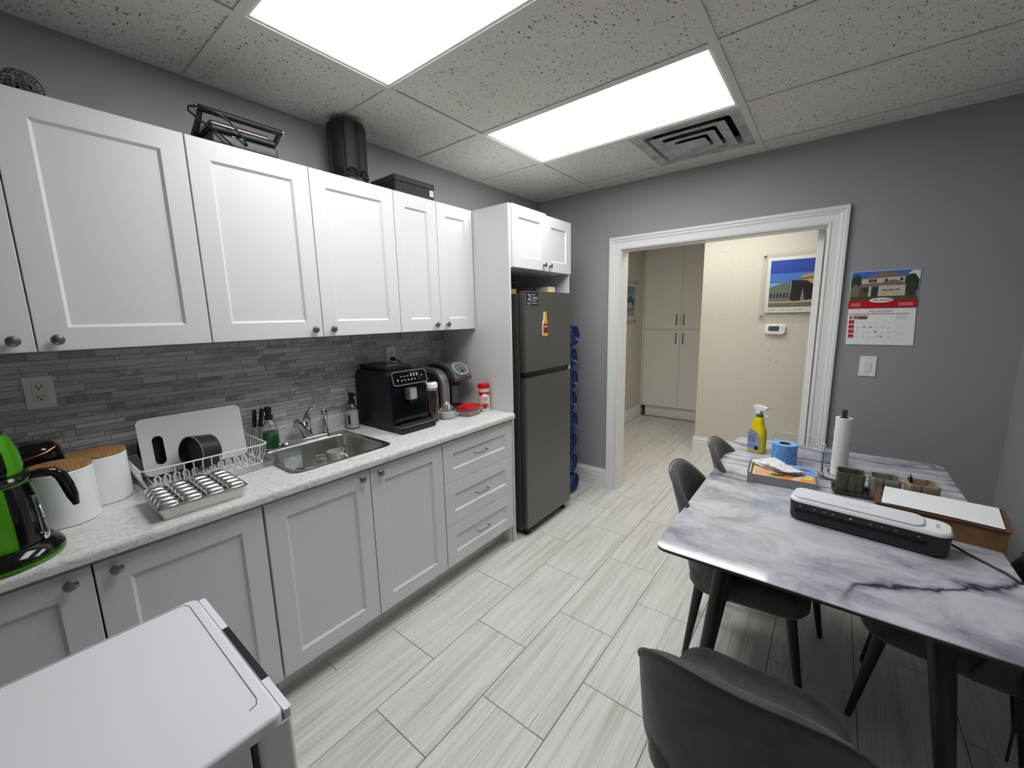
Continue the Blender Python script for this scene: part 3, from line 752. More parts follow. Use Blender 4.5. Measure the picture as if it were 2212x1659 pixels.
# dish rack on its clear drip tray
dr = thing('dish_rack', 'white coated wire dish rack on a clear drip tray', 'dish rack', (0.163, 0.478, C0))
m = M(); m.loft([[(x, y, z) for x, y in o] for o, z in ((rr(0.005, 0.005, 0.32, 0.43, 0.03, 5), 0.001), (rr(0.005, 0.005, 0.335, 0.45, 0.035, 5), 0.030), (rr(0.005, 0.005, 0.341, 0.456, 0.035, 5), 0.030), (rr(0.005, 0.005, 0.326, 0.44, 0.03, 5), 0.004), (rr(0.005, 0.005, 0.31, 0.42, 0.03, 5), 0.004))], True, True)
m.build('drip_tray', clear_pl, dr)
wx, wy = 0.145, 0.212
def loop(z, sx, sy, r): return [(x, y, z) for x, y in rr(0, 0, 2 * sx, 2 * sy, 0.03, 4)]
m = M(); m.tube(loop(0.100, wx, wy, 0), 0.0032, 8, True); m.build('top_rim', white_pl, dr)
m = M(); m.tube(loop(0.016, wx - 0.018, wy - 0.018, 0), 0.0028, 8, True); m.build('bottom_rim', white_pl, dr)
wires = []
for i in range(13):
    y = -wy + 0.035 + i * (2 * wy - 0.07) / 12; f = (wy - 0.018) / wy
    for s in (-1, 1): wires.append(([(s * wx, y, 0.100), (s * (wx - 0.004), y * 0.99, 0.06), (s * (wx - 0.018), y * f, 0.016)]))
for i in range(9):
    x = -wx + 0.033 + i * (2 * wx - 0.066) / 8; f = (wx - 0.018) / wx
    for s in (-1, 1): wires.append(([(x, s * wy, 0.100), (x * 0.99, s * (wy - 0.004), 0.06), (x * f, s * (wy - 0.018), 0.016)]))
for p in wires: M().tube(p, 0.0022, 6).build('side_wire', white_pl, dr)
for i in range(11):
    y = -wy + 0.045 + i * (2 * wy - 0.09) / 10
    M().tube([(-wx + 0.018, y, 0.014), (wx - 0.018, y, 0.014)], 0.0020, 6).build('floor_wire', white_pl, dr)
for i in range(12):
    y = -wy + 0.05 + i * (2 * wy - 0.1) / 11
    M().tube([(0.088, y - 0.008, 0.016), (0.082, y - 0.008, 0.050), (0.080, y, 0.055), (0.082, y + 0.008, 0.050), (0.088, y + 0.008, 0.016)], 0.0026, 6).build('plate_prong', white_pl, dr)

cb = thing('cutting_board', 'large white plastic cutting board with an oval handle hole, standing in the rack', 'cutting board', (0.105, 0.487, C0 + 0.0195))
m = M()
out = rr(0, 0, 0.365, 0.235, 0.022, 6); n_o = len(out)
hole = rr(-0.125, -0.018, 0.036, 0.118, 0.0178, 6)
bm = bmesh.new()
def rg_(pts, x): return [bm.verts.new((x, p[0], p[1] + 0.1175)) for p in pts]
for x in (-0.004, 0.004):
    a = rg_(out, x); b = rg_(hole, x)
    es = [bm.edges.new((a[i], a[(i + 1) % len(a)])) for i in range(len(a))] + [bm.edges.new((b[i], b[(i + 1) % len(b)])) for i in range(len(b))]
    bmesh.ops.triangle_fill(bm, use_beauty=True, edges=es)
    if x < 0: a0, b0 = a, b
for p, q in ((a0, a), (b0, b)):
    for i in range(len(p)): bm.faces.new((p[i], p[(i + 1) % len(p)], q[(i + 1) % len(q)], q[i]))
bm.verts.index_update()
m.add([q.co.copy() for q in bm.verts], [[q.index for q in f.verts] for f in bm.faces]); bm.free()
m.xf(RY(-0.14)); m.build('board', P('white polyethylene', (222, 224, 224), 0.45), cb)

# dark pan behind and dark bowl in the rack
pn = thing('cooking_pot', 'small black pot standing on edge in the rack before the cutting board', 'pot', (0.205, 0.470, C0 + 0.096), 0.34)
m = M(); m.lathe([(0.060, 0.0), (0.069, 0.005), (0.074, 0.080), (0.075, 0.083), (0.071, 0.083), (0.066, 0.060), (0.001, 0.058)], 32); m.xf(RXm(PI / 2 - 0.10)); m.xf(TR(0, 0.045, 0)); m.build('body', P('black nonstick', (36, 36, 40), 0.4), pn)
m = M(); m.tube([(0.073 * math.cos(2 * PI * i / 32), 0.073 * math.sin(2 * PI * i / 32), 0.083) for i in range(32)], 0.0017, 6, True); m.xf(TR(0, 0.045, 0) @ RXm(PI / 2 - 0.10)); m.build('pale_rim', P('pale rim', (176, 176, 170), 0.4), pn)
fp_ = thing('frying_pan', 'black flat pan seen through the handle hole of the cutting board', 'pan', (0.045, 0.40, C0 + 0.0195))
m = M(); m.lathe([(0.085, 0.0), (0.10, 0.012), (0.103, 0.03), (0.101, 0.03), (0.097, 0.014), (0.001, 0.008)], 32); m.xf(TR(0, 0, 0.104) @ RY(PI / 2 - 0.12)); m.build('body', blk, fp_)

# stainless utensil tray with the bubbly lid
tr = thing('draining_tray', 'stainless tray with shiny rippled lid on the counter front edge', 'tray', (0.470, 0.378, C0))
m = M(); m.loft([[(x, y, z) for x, y in o] for o, z in ((rr(0, 0, 0.210, 0.235, 0.012, 4), 0), (rr(0, 0, 0.228, 0.252, 0.012, 4), 0.040), (rr(0, 0, 0.238, 0.262, 0.012, 4), 0.041), (rr(0, 0, 0.238, 0.262, 0.012, 4), 0.043), (rr(0, 0, 0.224, 0.248, 0.012, 4), 0.042), (rr(0, 0, 0.206, 0.231, 0.012, 4), 0.002))], True, True)
m.build('pan', steel, tr)
M().stack([(rr(0, 0, 0.232, 0.256, 0.010, 4), 0.0432), (rr(0, 0, 0.234, 0.258, 0.010, 4), 0.0448), (rr(0, 0, 0.226, 0.250, 0.010, 4), 0.0465)]).build('lid_plate', steel, tr)
rip = P('polished ripple steel', (236, 236, 238), 0.20, 1.0)
for i in range(5):
    for j in range(4):
        x, y = -0.088 + i * 0.044, -0.096 + j * 0.064
        m = M(); m.loft([[(x + a * 0.019, y + b * 0.028, 0.0462 + h_) for a, b in [(math.copysign(abs(math.cos(q)) ** 0.7, math.cos(q)) * sc, math.copysign(abs(math.sin(q)) ** 0.5, math.sin(q)) * sc) for q in [2 * PI * w_ / 20 for w_ in range(20)]]] for sc, h_ in ((1.0, 0.0), (0.97, 0.005), (0.85, 0.0095), (0.6, 0.0125), (0.25, 0.014))]); m.build('ripple', rip, tr, ang=60)
    for j in range(3):
        m = M(); m.lathe([(0.012, 0.0466), (0.011, 0.0478), (0.001, 0.0480)], 14, (0, 0, 0), sy=0.55); m.xf(TR(-0.088 + i * 0.044, -0.064 + j * 0.064, 0)); m.build('dark_slot', blk, tr)

# knives in a holder, soap bottles
kh = thing('knife_holder', 'clear holder with black knife handles beside the green soap bottle', 'knife holder', (0.022, 0.737, C0))
M().lathe([(0.026, 0), (0.028, 0.003), (0.030, 0.11), (0.028, 0.11), (0.026, 0.006), (0.001, 0.006)], 24).build('cup', clear_pl, kh)
for (dx, dy, tx, ty) in ((0.0, -0.004, 0.01, 0.012), (0.008, 0.008, 0.014, 0.030)):
    m = M(); m.tube([(dx, dy, 0.03), (dx + tx * 0.5, dy + ty * 0.5, 0.12)], [0.004, 0.004], 6); m.build('blade', steel, kh)
    m = M(); m.tube([(dx + tx * 0.5, dy + ty * 0.5, 0.12), (dx + tx * 0.8, dy + ty * 0.8, 0.165), (dx + tx, dy + ty, 0.205)], [0.009, 0.010, 0.009], 8); hnd = m.build('handle', blk_gloss, kh)
def pump_bottle(label, loc, r, liq, fill, rz=0):
    t = thing('soap_bottle', label, 'soap bottle', loc, rz, 'clear pump soap bottles')
    M().lathe([(r - 0.003, 0), (r, 0.004), (r, 0.10), (r - 0.004, 0.118), (0.020, 0.138), (0.015, 0.145), (0.015, 0.152), (0.0125, 0.152), (0.0125, 0.145), (r - 0.006, 0.117), (r - 0.002, 0.10), (r - 0.002, 0.006), (0.001, 0.005)], 32).build('bottle', glass, t)
    M().lathe([(r - 0.0035, 0.0065), (r - 0.0028, 0.010), (r - 0.0028, fill), (0.001, fill)], 32).build('soap', liq, t)
    M().lathe([(0.017, 0.149), (0.018, 0.151), (0.018, 0.168), (0.013, 0.170), (0.012, 0.184), (0.0155, 0.186), (0.0155, 0.208), (0.012, 0.212), (0.001, 0.212)], 20).build('pump', blk, t)
    m = M(); m.tube([(0.0, 0, 0.200), (0.018, 0, 0.200), (0.034, 0, 0.197)], [0.006, 0.006, 0.0045], 8); m.build('nozzle', blk, t)
    M().tube([(0, 0, fill + 0.001), (0, 0, 0.148)], 0.003, 8).build('dip_tube', clear_pl, t)
    return t
pump_bottle('clear pump bottle of green dish soap left of the faucet', (0.073, 0.790, C0 + 0.0048), 0.037, green_liq, 0.088, -0.6)
tw = pump_bottle('clear pump bottle of milky white hand soap beside the coffee machine', (0.048, 1.247, C0), 0.036, white_liq, 0.105, 0.4)
m = M(); shell(m, [(0.036, 0.03), (0.036, 0.085)], -1.75, -1.35, 6, 0.0005); m.build('label_strip', ink, tw)

# in the sink
SB = CZ + 0.0036 - 0.147 - 0.0034
SB = CZ - 0.1468
mgk = thing('mug', 'white glass mug standing in the sink', 'mug', (0.196, 1.046, SB), -0.2)
M().lathe([(0.030, 0), (0.034, 0.003), (0.042, 0.09), (0.0425, 0.092), (0.0395, 0.092), (0.031, 0.006), (0.001, 0.005)], 30).build('bowl', P('milk glass', (206, 216, 206), 0.15, trans=0.3), mgk)
m = M(); m.tube([(0.036, 0.02, 0.075), (0.058, 0.034, 0.078), (0.068, 0.042, 0.058), (0.058, 0.036, 0.036), (0.032, 0.018, 0.03)], 0.0055, 8); m.build('handle', ceramic, mgk)
def tumbler(label, loc, r, h):
    t = thing('drinking_glass', label, 'glass', loc)
    M().lathe([(r * 0.85, 0), (r * 0.9, 0.002), (r, h), (r - 0.002, h), (r * 0.86, 0.006), (0.001, 0.005)], 26).build('glass_body', glass, t)
    m = M(); m.tube([(r * math.cos(a), r * math.sin(a), h) for a in [2 * PI * i / 24 for i in range(24)]], 0.0013, 6, True); m.build('rim', glass, t)
tumbler('clear glass left of the mug in the sink', (0.205, 0.960, SB), 0.034, 0.085)
tumbler('clear glass right of the mug against the far wall of the sink', (0.172, 1.110, SB), 0.024, 0.085)
cd = thing('sponge_caddy', 'clear sink caddy with diamond lattice hanging inside the sink', 'caddy', (0.172, 0.828, CZ - 0.098))
m = M(); m.loft([[(x, y, z) for x, y in rr(0, 0, a, b, 0.015, 4)] for a, b, z in ((0.05, 0.085, 0), (0.055, 0.10, 0.095), (0.052, 0.097, 0.095), (0.047, 0.082, 0.003))], True, True); m.build('cup', clear_pl, cd)
for s in (-1, 1):
    for i in range(7):
        y0_ = -0.036 + i * 0.012
        pts = [(0.0272 + 0.003 * q / 6, max(-0.040, min(0.040, y0_ + s * (q - 3) * 0.012)), 0.008 + q * 0.011) for q in range(7)]
        M().tube(pts, 0.0016, 5).build('lattice_bar', P('lattice white', (216, 222, 226), 0.4) if 'lattice white' not in MATS else MATS['lattice white'], cd)
M().lathe([(0.040, -0.0080), (0.042, -0.004), (0.040, -0.0005), (0.001, -0.0003)], 26, (0.028, 0.010, 0)).build('black_base', blk, cd)

# wall sockets
def outlet(label, yc, zc, wide, cat='socket'):
    t = thing('wall_socket', label, cat, (MX + 0.0058, yc, zc), group='wall sockets on the mosaic')
    h_ = 0.058; w2 = 0.037 if not wide else 0.037
    M().stack([]) if False else None
    m = M(); m.loft([[(x, y, z) for y, z in rr(0, 0, 2 * w2 - i, 2 * h_ - i, 0.003, 3)] for x, i in ((0, 0), (0.004, 0), (0.0055, 0.004))]); m.build('plate', white_pl, t)
    M().rbox((0.0056, -0.017, -0.034), (0.0072, 0.017, 0.034), 0.0007, 1).build('face', P('socket face', (228, 226, 220), 0.35), t)
    for zz in (0.019, -0.019):
        for y in (-0.0065, 0.0065): M().box((0.0072, y - 0.0012, zz), (0.0076, y + 0.0012, zz + 0.008)).build('slot', ink, t)
        m = M(); m.lathe([(0.0028, 0), (0.0028, 0.0004), (0.0005, 0.0004)], 10); m.xf(TR(0.0072, 0, zz - 0.006) @ RY(PI / 2)); m.build('slot', ink, t)
    return t
outlet('white wall socket at the left, above the kettle and toaster', 0.083, 1.320, True)
outlet('white wall socket above the black coffee machine', 1.588, 1.318, False)
pg = thing('power_plug', 'black plug and cord in the socket above the coffee machine', 'plug', (MX + 0.0136, 1.590, 1.299))
M().rbox((0.0, -0.013, -0.012), (0.022, 0.013, 0.012), 0.005).build('plug_body', blk, pg)
m = M(); m.tube([(0.018, 0.002, -0.002), (0.034, 0.012, -0.006), (0.044, 0.026, -0.020), (0.046, 0.038, -0.05), (0.036, 0.044, -0.12), (0.012, 0.044, -0.20), (0.016, 0.040, -0.30)], 0.0038, 8); m.build('cord', blk, pg)

# espresso machine
em = thing('espresso_machine', 'black fully automatic espresso machine on the counter', 'coffee machine', (0.0, 1.437, C0))
y0_, y1_ = -0.122, 0.122
m = M(); sidep = [(0.0, 0.006), (0.335, 0.006), (0.345, 0.012), (0.338, 0.262), (0.330, 0.300), (0.318, 0.325), (0.29, 0.338), (0.02, 0.338), (0.006, 0.325), (0.0, 0.30)]
m.prism(sidep, 'y', y0_, y1_); m.build('housing', blk, em)
M().rbox((0.03, y0_ + 0.012, 0.3382), (0.285, y1_ - 0.05, 0.366), 0.007).build('hopper_lid', blk, em)
M().rbox((0.235, y0_ + 0.055, 0.3662), (0.246, y1_ - 0.105, 0.3685), 0.001, 1).build('lid_grip', silver_pl, em)
M().rbox((0.05, -0.03, 0.3662), (0.18, 0.055, 0.3705), 0.002, 1).build('lid_panel', dark_grey, em)
M().rbox((0.3455, y0_ + 0.004, 0.05), (0.3585, y1_ - 0.004, 0.252), 0.006).build('front_panel', blk_gloss, em)
# control panel, tilted
cp = M(); pts = rr(0, 0, 0.236, 0.078, 0.016, 5)
def panel_pt(a, b, d): # a along y, b up, d out
    ca, sa = math.cos(0.30), math.sin(0.30)
    return (0.347 + d * ca - b * sa, a, 0.297 + d * sa + b * ca)
cp.loft([[panel_pt(a, b, d) for a, b in pts] for d in (-0.008, 0.012)]); cpo = cp.build('control_panel', blk_gloss, em)
m = M(); m.tube([panel_pt(a, b, 0.012) for a, b in rr(0, 0, 0.234, 0.076, 0.016, 5)], 0.0035, 6, True); m.build('chrome_bezel', silver_pl, em)
m = M()
def ic(a, b, w_, h_): m.loft([[panel_pt(a + p, b + q_, d) for p, q_ in ((-w_, -h_), (w_, -h_), (w_, h_), (-w_, h_))] for d in (0.012, 0.0124)])
for a in (-0.058, -0.036, -0.014, 0.008, 0.030): ic(a, -0.012, 0.0036, 0.0036)
for a in (-0.058, -0.036, -0.014): ic(a, 0.010, 0.0042, 0.0022)
for a in (0.010, 0.030, 0.050): ic(a, 0.012, 0.0034, 0.0070)
ic(-0.085, -0.008, 0.004, 0.004); ic(0.082, 0.004, 0.005, 0.0022); ic(0.03, 0.0235, 0.028, 0.0006)
for b in (0.018, 0.008, -0.004, -0.014): ic(0.063, b, 0.0012, 0.0018)
m.build('panel_icons', light_print, cpo)
M().rbox((0.3588, -0.042, 0.178), (0.400, 0.012, 0.245), 0.004).build('spout_block', silver_pl, em)
m = M(); m.loft([[(x, -0.015 + y, 0.212 + z) for y, z in rr(0, 0, 0.040, 0.056, 0.004, 3)] for x in (0.4002, 0.4024)]); spf = m.build('spout_plate', P('pale steel plate', (196, 200, 198), 0.35, 0.5), em)
m = M(); put_text(m, 'PHILIPS', 0.0075, lambda a, b: (0.4028, -0.015 + a, 0.222 + b), 'CENTER'); m.build('spout_lettering', ink, spf)
for dy in (-0.024, -0.006): M().lathe([(0.006, 0), (0.0055, 0.02)], 10, (0.385, dy, 0.158)).build('nozzle', blk, em)
M().rbox((0.340, y0_, 0.0005), (0.424, y1_, 0.040), 0.010, 3).build('drip_tray', blk_gloss, em)
m = M(); m.tube([(0.352, y0_ - 0.0005, 0.038), (0.410, y0_ - 0.0005, 0.038), (0.423, y0_ + 0.012, 0.038), (0.4245, y0_ + 0.03, 0.038), (0.4245, y1_ - 0.03, 0.038), (0.423, y1_ - 0.012, 0.038), (0.410, y1_, 0.038), (0.352, y1_ + 0.0005, 0.038)], 0.0028, 8); m.build('chrome_strip', silver_pl, em)
for i in range(8):
    x = 0.366 + i * 0.0066
    M().box((x, y0_ + 0.012, 0.0402), (x + 0.0034, y1_ - 0.012, 0.0418)).build('grille_bar', dark_grey, em)

# jar of coffee beans
bj = thing('coffee_bean_jar', 'tall glass jar of coffee beans with a white lid', 'jar', (0.325, 1.608, C0))
M().lathe([(0.043, 0), (0.046, 0.004), (0.046, 0.19), (0.040, 0.20), (0.038, 0.20), (0.0435, 0.188), (0.0435, 0.007), (0.001, 0.006)], 32).build('glass_body', glass, bj)
m = M(); rgb = random.Random(3); sec = []
for q in range(13):
    z = 0.008 + q * 0.0115
    sec.append([((0.0418 + rgb.uniform(-0.0022, 0.0008)) * math.cos(2 * PI * i / 40), (0.0418 + rgb.uniform(-0.0022, 0.0008)) * math.sin(2 * PI * i / 40), z + rgb.uniform(-0.002, 0.002)) for i in range(40)])
m.loft(sec); bcore = m.build('bean_heap', bean_m, bj, smooth=False)
m = M()
for q in range(420):
    a = rgb.uniform(0, 2 * PI); z = rgb.uniform(0.011, 0.148); i0 = len(m.v)
    m.sphere((0, 0, 0), 0.0044, 6, 4, 0.6); m.xf(TR(0.0385 * math.cos(a), 0.0385 * math.sin(a), z) @ Matrix.Rotation(rgb.uniform(0, 3), 4, Vector((rgb.random(), rgb.random(), rgb.random()))), i0)
tag(m.build('coffee_beans', P('roasted bean', (88, 54, 34), 0.35), bj), kind='stuff')
M().lathe([(0.040, 0.198), (0.0405, 0.206), (0.0405, 0.212)], 32).build('seal_ring', P('tan seal', (196, 158, 110), 0.5), bj)
M().lathe([(0.044, 0.212), (0.046, 0.214), (0.046, 0.236), (0.044, 0.239), (0.038, 0.240), (0.036, 0.246), (0.022, 0.247), (0.001, 0.247)], 32).build('lid', white_pl, bj)
m = M(); m.lathe([(0.026, 0.2472), (0.026, 0.2488), (0.001, 0.2492)], 28); m.build('lid_button', chrome, bj)

# pod coffee maker
pm = thing('pod_coffee_maker', 'black and silver pod coffee maker with side water tank in the corner', 'coffee maker', (0.008, 1.880, C0))
def arch(x1, zt, r): # side profile with a rounded upper front corner
    return [(-0.012, 0.0)] + [(x1, 0.0), (x1, zt - r)] + [(x1 - r + r * math.cos(a), zt - r + r * math.sin(a)) for a in [PI / 2 * i / 8 for i in range(1, 9)]] + [(0.02, zt + 0.012), (-0.012, zt - 0.01)]
m = M(); m.prism([(x, z) for x, z in arch(0.255, 0.285, 0.11)], 'y', -0.118, -0.066); m.build('water_tank', P('smoked tank', (30, 34, 40), 0.08), pm)
m = M(); pr_ = arch(0.262, 0.296, 0.115)[2:-1]
m.loft([[(x + dx * 0, y, z) for y, z in ((0, 0),)] for x, z, dx in ()]) if False else None
lo = []
pr2 = [(0.262, 0.0)] + pr_
for i, (x, z) in enumerate(pr2):
    a = pr2[max(i - 1, 0)]; b = pr2[min(i + 1, len(pr2) - 1)]; d = Vector((b[0] - a[0], b[1] - a[1])).normalized(); nx, nz = d.y, -d.x
    lo.append([(x, -0.121, z), (x, -0.062, z), (x - nx * 0.024, -0.062, z - nz * 0.024), (x - nx * 0.024, -0.121, z - nz * 0.024)])
m.loft(lo); m.build('silver_arch', silver_pl, pm)
M().box((-0.012, -0.1205, 0.165), (0.238, -0.1185, 0.174)).build('tank_band', dark_grey, pm)
M().rbox((-0.012, -0.061, 0.0), (0.10, 0.112, 0.300), 0.010).build('column', P('brushed dark silver', (92, 92, 94), 0.35, 0.6), pm)
M().rbox((0.1002, -0.058, 0.03), (0.104, 0.050, 0.24), 0.001, 1).build('cavity_back', blk, pm)
M().rbox((0.1, -0.061, 0.0), (0.275, 0.112, 0.030), 0.008).build('drip_base', blk, pm)
M().rbox((0.1002, 0.052, 0.0302), (0.16, 0.112, 0.235), 0.006).build('silver_side', silver_pl, pm)
hd = [(-0.012, 0.300), (0.10, 0.325), (0.18, 0.322), (0.24, 0.305), (0.285, 0.272), (0.305, 0.235), (0.300, 0.212), (0.272, 0.205), (0.235, 0.208), (0.19, 0.225), (0.10, 0.237), (0.1, 0.299)]
m = M(); m.prism([(x, z + 0.003) for x, z in hd], 'y', -0.048, 0.108); m.build('brew_head', P('head silver', (120, 120, 122), 0.3, 0.6), pm)
m = M(); m.prism([(x - 0.012 if x > 0.1 else x, z - 0.008) for x, z in hd if z > 0.2], 'y', -0.060, -0.0482); m.build('head_cheek', blk, pm)
ang = 0.78
def dp(a, b, d): # display plane coordinates
    c0 = Vector((0.272, 0.030, 0.290)); nrm = Vector((math.cos(ang), 0, math.sin(ang))); upv = Vector((-math.sin(ang), 0, math.cos(ang)))
    return c0 + Vector((0, a, 0)) + upv * b + nrm * d
m = M(); m.loft([[dp(a, b, d) for a, b in rr(0, 0, 0.125, 0.105, 0.045, 6)] for d in (-0.006, 0.006)]); m.build('display_ring', P('bright silver', (206, 206, 206), 0.2, 0.8), pm)
m = M(); m.loft([[dp(a, b, d) for a, b in rr(0, 0.0, 0.098, 0.082, 0.035, 6)] for d in (0.0062, 0.0072)]); dsp_ = m.build('display', P('display grey', (96, 102, 104), 0.15), pm)
m = M(); m.loft([[dp(a, b, d) for a, b in rr(0.022, 0.012, 0.030, 0.044, 0.003, 3)] for d in (0.0074, 0.0078)]); m.build('screen', screen_g, dsp_)
m = M(); m.loft([[dp(a, b, d) for a, b in circ(0.010, 20, 0, -0.024)] for d in (0.0074, 0.0100)]); m.build('knob', blk, dsp_)
m = M(); m.tube([(0.225, 0.03, 0.208), (0.225, 0.03, 0.176)], [0.032, 0.026], 18); m.build('pod_chamber', P('dark brown plastic', (38, 22, 24), 0.3), pm)

# sugar bowl with lid, red-lidded tub, creamer
sb = thing('sugar_bowl', 'cut glass sugar bowl with pointed lid', 'bowl', (0.345, 1.722, C0))
def fluted(prof, n=48, amp=0.05):
    return [[(r * (1 + amp * (1 if i % 2 else -1)) * math.cos(2 * PI * i / n), r * (1 + amp * (1 if i % 2 else -1)) * math.sin(2 * PI * i / n), z) for i in range(n)] for r, z in prof]
m = M(); m.loft(fluted([(0.040, 0), (0.046, 0.008), (0.050, 0.03), (0.052, 0.046)], 40, 0.02)); m.build('sugar', sugar_m, sb, smooth=False)
m = M(); m.loft(fluted([(0.042, -0.0), (0.050, 0.006), (0.054, 0.03), (0.056, 0.050), (0.0555, 0.052)], 40, 0.02), True, False); m.build('dish', glass, sb)
m = M(); m.loft(fluted([(0.060, 0.0525), (0.058, 0.056), (0.035, 0.072), (0.018, 0.092), (0.010, 0.104), (0.012, 0.112), (0.004, 0.118)], 40, 0.03)); m.build('lid', glass, sb)
m = M(); m.tube([(0.046 * math.cos(a), 0.046 * math.sin(a), 0.0535) for a in [2 * PI * i / 28 for i in range(28)]], 0.002, 6, True); m.build('rim', silver_pl, sb)
tb = thing('food_container', 'clear tub with red lid holding pink nuts', 'container', (0.395, 1.868, C0), 0.1)
m = M(); m.loft([[(x, y, z) for x, y in rr(0, 0, a, b, 0.02, 4)] for a, b, z in ((0.095, 0.125, 0), (0.108, 0.140, 0.045), (0.112, 0.146, 0.046), (0.112, 0.146, 0.048), (0.105, 0.137, 0.046), (0.092, 0.122, 0.002))], True, True); m.build('tub', clear_pl, tb)
m = M(); m.stack([(rr(0, 0, 0.089, 0.118, 0.018, 4), 0.0025), (rr(0, 0, 0.098, 0.128, 0.018, 4), 0.028)]); m.build('nuts', nuts_m, tb)
m = M(); m.stack([(rr(0, 0, 0.114, 0.150, 0.022, 4), 0.0482), (rr(0, 0, 0.116, 0.152, 0.022, 4), 0.054), (rr(0, 0, 0.114, 0.150, 0.022, 4), 0.060), (rr(0, 0, 0.098, 0.134, 0.018, 4), 0.061), (rr(0, 0, 0.094, 0.130, 0.016, 4), 0.056), (rr(0, 0, 0.07, 0.105, 0.016, 4), 0.055)]); m.build('lid', red_pl, tb)
cr = thing('creamer_bottle', 'red and white coffee creamer bottle by the white panel', 'bottle', (0.405, 2.004, C0))
CR = [(0.036, 0), (0.038, 0.004), (0.038, 0.095), (0.035, 0.115), (0.0345, 0.125), (0.038, 0.145), (0.0385, 0.160)]
M().lathe(CR + [(0.03, 0.162), (0.001, 0.162)], 36).build('body', cream_pl, cr)
M().lathe([(0.0385, 0.160), (0.0405, 0.162), (0.0405, 0.181), (0.036, 0.189), (0.024, 0.190), (0.001, 0.190)], 36).build('cap', red_pl, cr)
def cyl_pt(R_, a0): 
    def rad(z):
        for (r0, z0), (r1, z1) in zip(CR, CR[1:]):
            if z0 <= z <= z1: return r0 + (r1 - r0) * (z - z0) / max(1e-6, z1 - z0)
        return 0.038
    return lambda a, b: ((rad(b) + R_) * math.cos(a0 + a / 0.038), (rad(b) + R_) * math.sin(a0 + a / 0.038), b)
fa = -0.72
def decal(poly_rows, off, name, mat):
    """poly_rows: list of (z, a_left, a_right)"""
    f_ = cyl_pt(off, fa); mm = M(); n = 10
    mm.loft([[f_(l + (r - l) * i / n, z) for i in range(n + 1)] for z, l, r in poly_rows], False, False, False); return mm.build(name, mat, cr)
decal([(0.105, -0.034, 0.034), (0.115, -0.05, 0.05), (0.13, -0.055, 0.055), (0.1595, -0.055, 0.055)], 0.0004, 'red_sleeve', red_pl)
decal([(0.098, -0.026, 0.026), (0.108, -0.024, 0.024), (0.116, -0.018, 0.018), (0.121, -0.008, 0.008)], 0.0007, 'white_cloud', white_pl)
decal([(0.020, -0.006, 0.006), (0.030, -0.014, 0.014), (0.045, -0.018, 0.018), (0.056, -0.019, 0.019)], 0.0008, 'mug_print', redp)
decal([(0.050, -0.016, 0.016), (0.055, -0.018, 0.018), (0.060, -0.015, 0.015)], 0.0011, 'coffee_print', P('coffee brown print', (176, 126, 80), 0.4))
m = M(); f_ = cyl_pt(0.0012, fa); m.tube([f_(a, b) for a, b in ((0.016, 0.050), (0.026, 0.048), (0.028, 0.038), (0.022, 0.030), (0.012, 0.030))], 0.0014, 6); m.build('mug_print_handle', redp, cr)
m = M(); put_text(m, 'Coffee', 0.0165, cyl_pt(0.0012, fa - 0.55), 'LEFT') if False else None
m = M(); put_text(m, 'Coffee', 0.0165, lambda a, b: cyl_pt(0.0012, fa)(a - 0.001, b + 0.090), 'CENTER'); put_text(m, 'mate', 0.0165, lambda a, b: cyl_pt(0.0012, fa)(a + 0.002, b + 0.077), 'CENTER'); m.build('lettering', red_pl, cr)
m = M(); put_text(m, 'Nestlé', 0.009, lambda a, b: cyl_pt(0.0012, fa)(a, b + 0.138), 'CENTER'); m.build('lettering', white_pl, cr)
# ------------------------------------------------------------------ on top of the wall cabinets
UZ = 2.2405
gr = thing('panini_grill', 'dark contact grill with raised bar handle on top of the wall cabinets', 'grill', (0.160, 0.765, UZ), 0.0)
M().rbox((-0.115, -0.125, 0.008), (0.10, 0.125, 0.055), 0.012, 3).build('lower_body', dark_grey, gr)
M().rbox((-0.115, -0.122, 0.058), (0.095, 0.122, 0.085), 0.010, 3).build('upper_body', blk, gr)
M().rbox((-0.11, -0.112, 0.0855), (0.06, 0.112, 0.112), 0.012, 3).build('steel_cover', P('warm steel cover', (176, 166, 156), 0.3, 0.8), gr)
for s in (-1, 1):
    m = M(); m.tube([(-0.10, s * 0.128, 0.06), (-0.02, s * 0.138, 0.075), (0.05, s * 0.142, 0.102), (0.085, s * 0.144, 0.126)], [0.013, 0.012, 0.011, 0.009], 8); m.build('arm', dark_grey, gr)
    m = M(); m.lathe([(0.014, 0), (0.014, 0.004), (0.001, 0.004)], 14); m.xf(TR(0.085, s * 0.156, 0.128) @ RXm(PI / 2)); m.build('handle_cap', chrome, gr)
m = M(); m.tube([(0.085, -0.152, 0.128), (0.085, 0.152, 0.128)], 0.0125, 14); m.build('handle_bar', blk, gr)
for x, y in ((-0.09, -0.1), (-0.09, 0.1), (0.08, -0.1), (0.08, 0.1)): M().lathe([(0.012, 0), (0.012, 0.009)], 10, (x, y, 0)).build('foot', blk, gr)
for y, c in ((-0.045, (220, 40, 50)), (-0.020, (40, 190, 140))):
    M().rbox((0.1002, y - 0.007, 0.046), (0.1022, y + 0.007, 0.052), 0.0006, 1).build('indicator_lamp', P('indicator', c, 0.3), gr)
m = M(); m.tube([(0.105, 0.00, 0.03), (0.118, -0.02, 0.055), (0.118, -0.06, 0.098), (0.115, -0.105, 0.118), (0.11, -0.150, 0.124), (0.10, -0.185, 0.115), (0.09, -0.186, 0.105), (0.10, -0.150, 0.075), (0.112, -0.10, 0.045), (0.115, -0.07, 0.02), (0.10, -0.04, 0.006)], 0.0042, 8); m.build('power_cord', blk, gr)

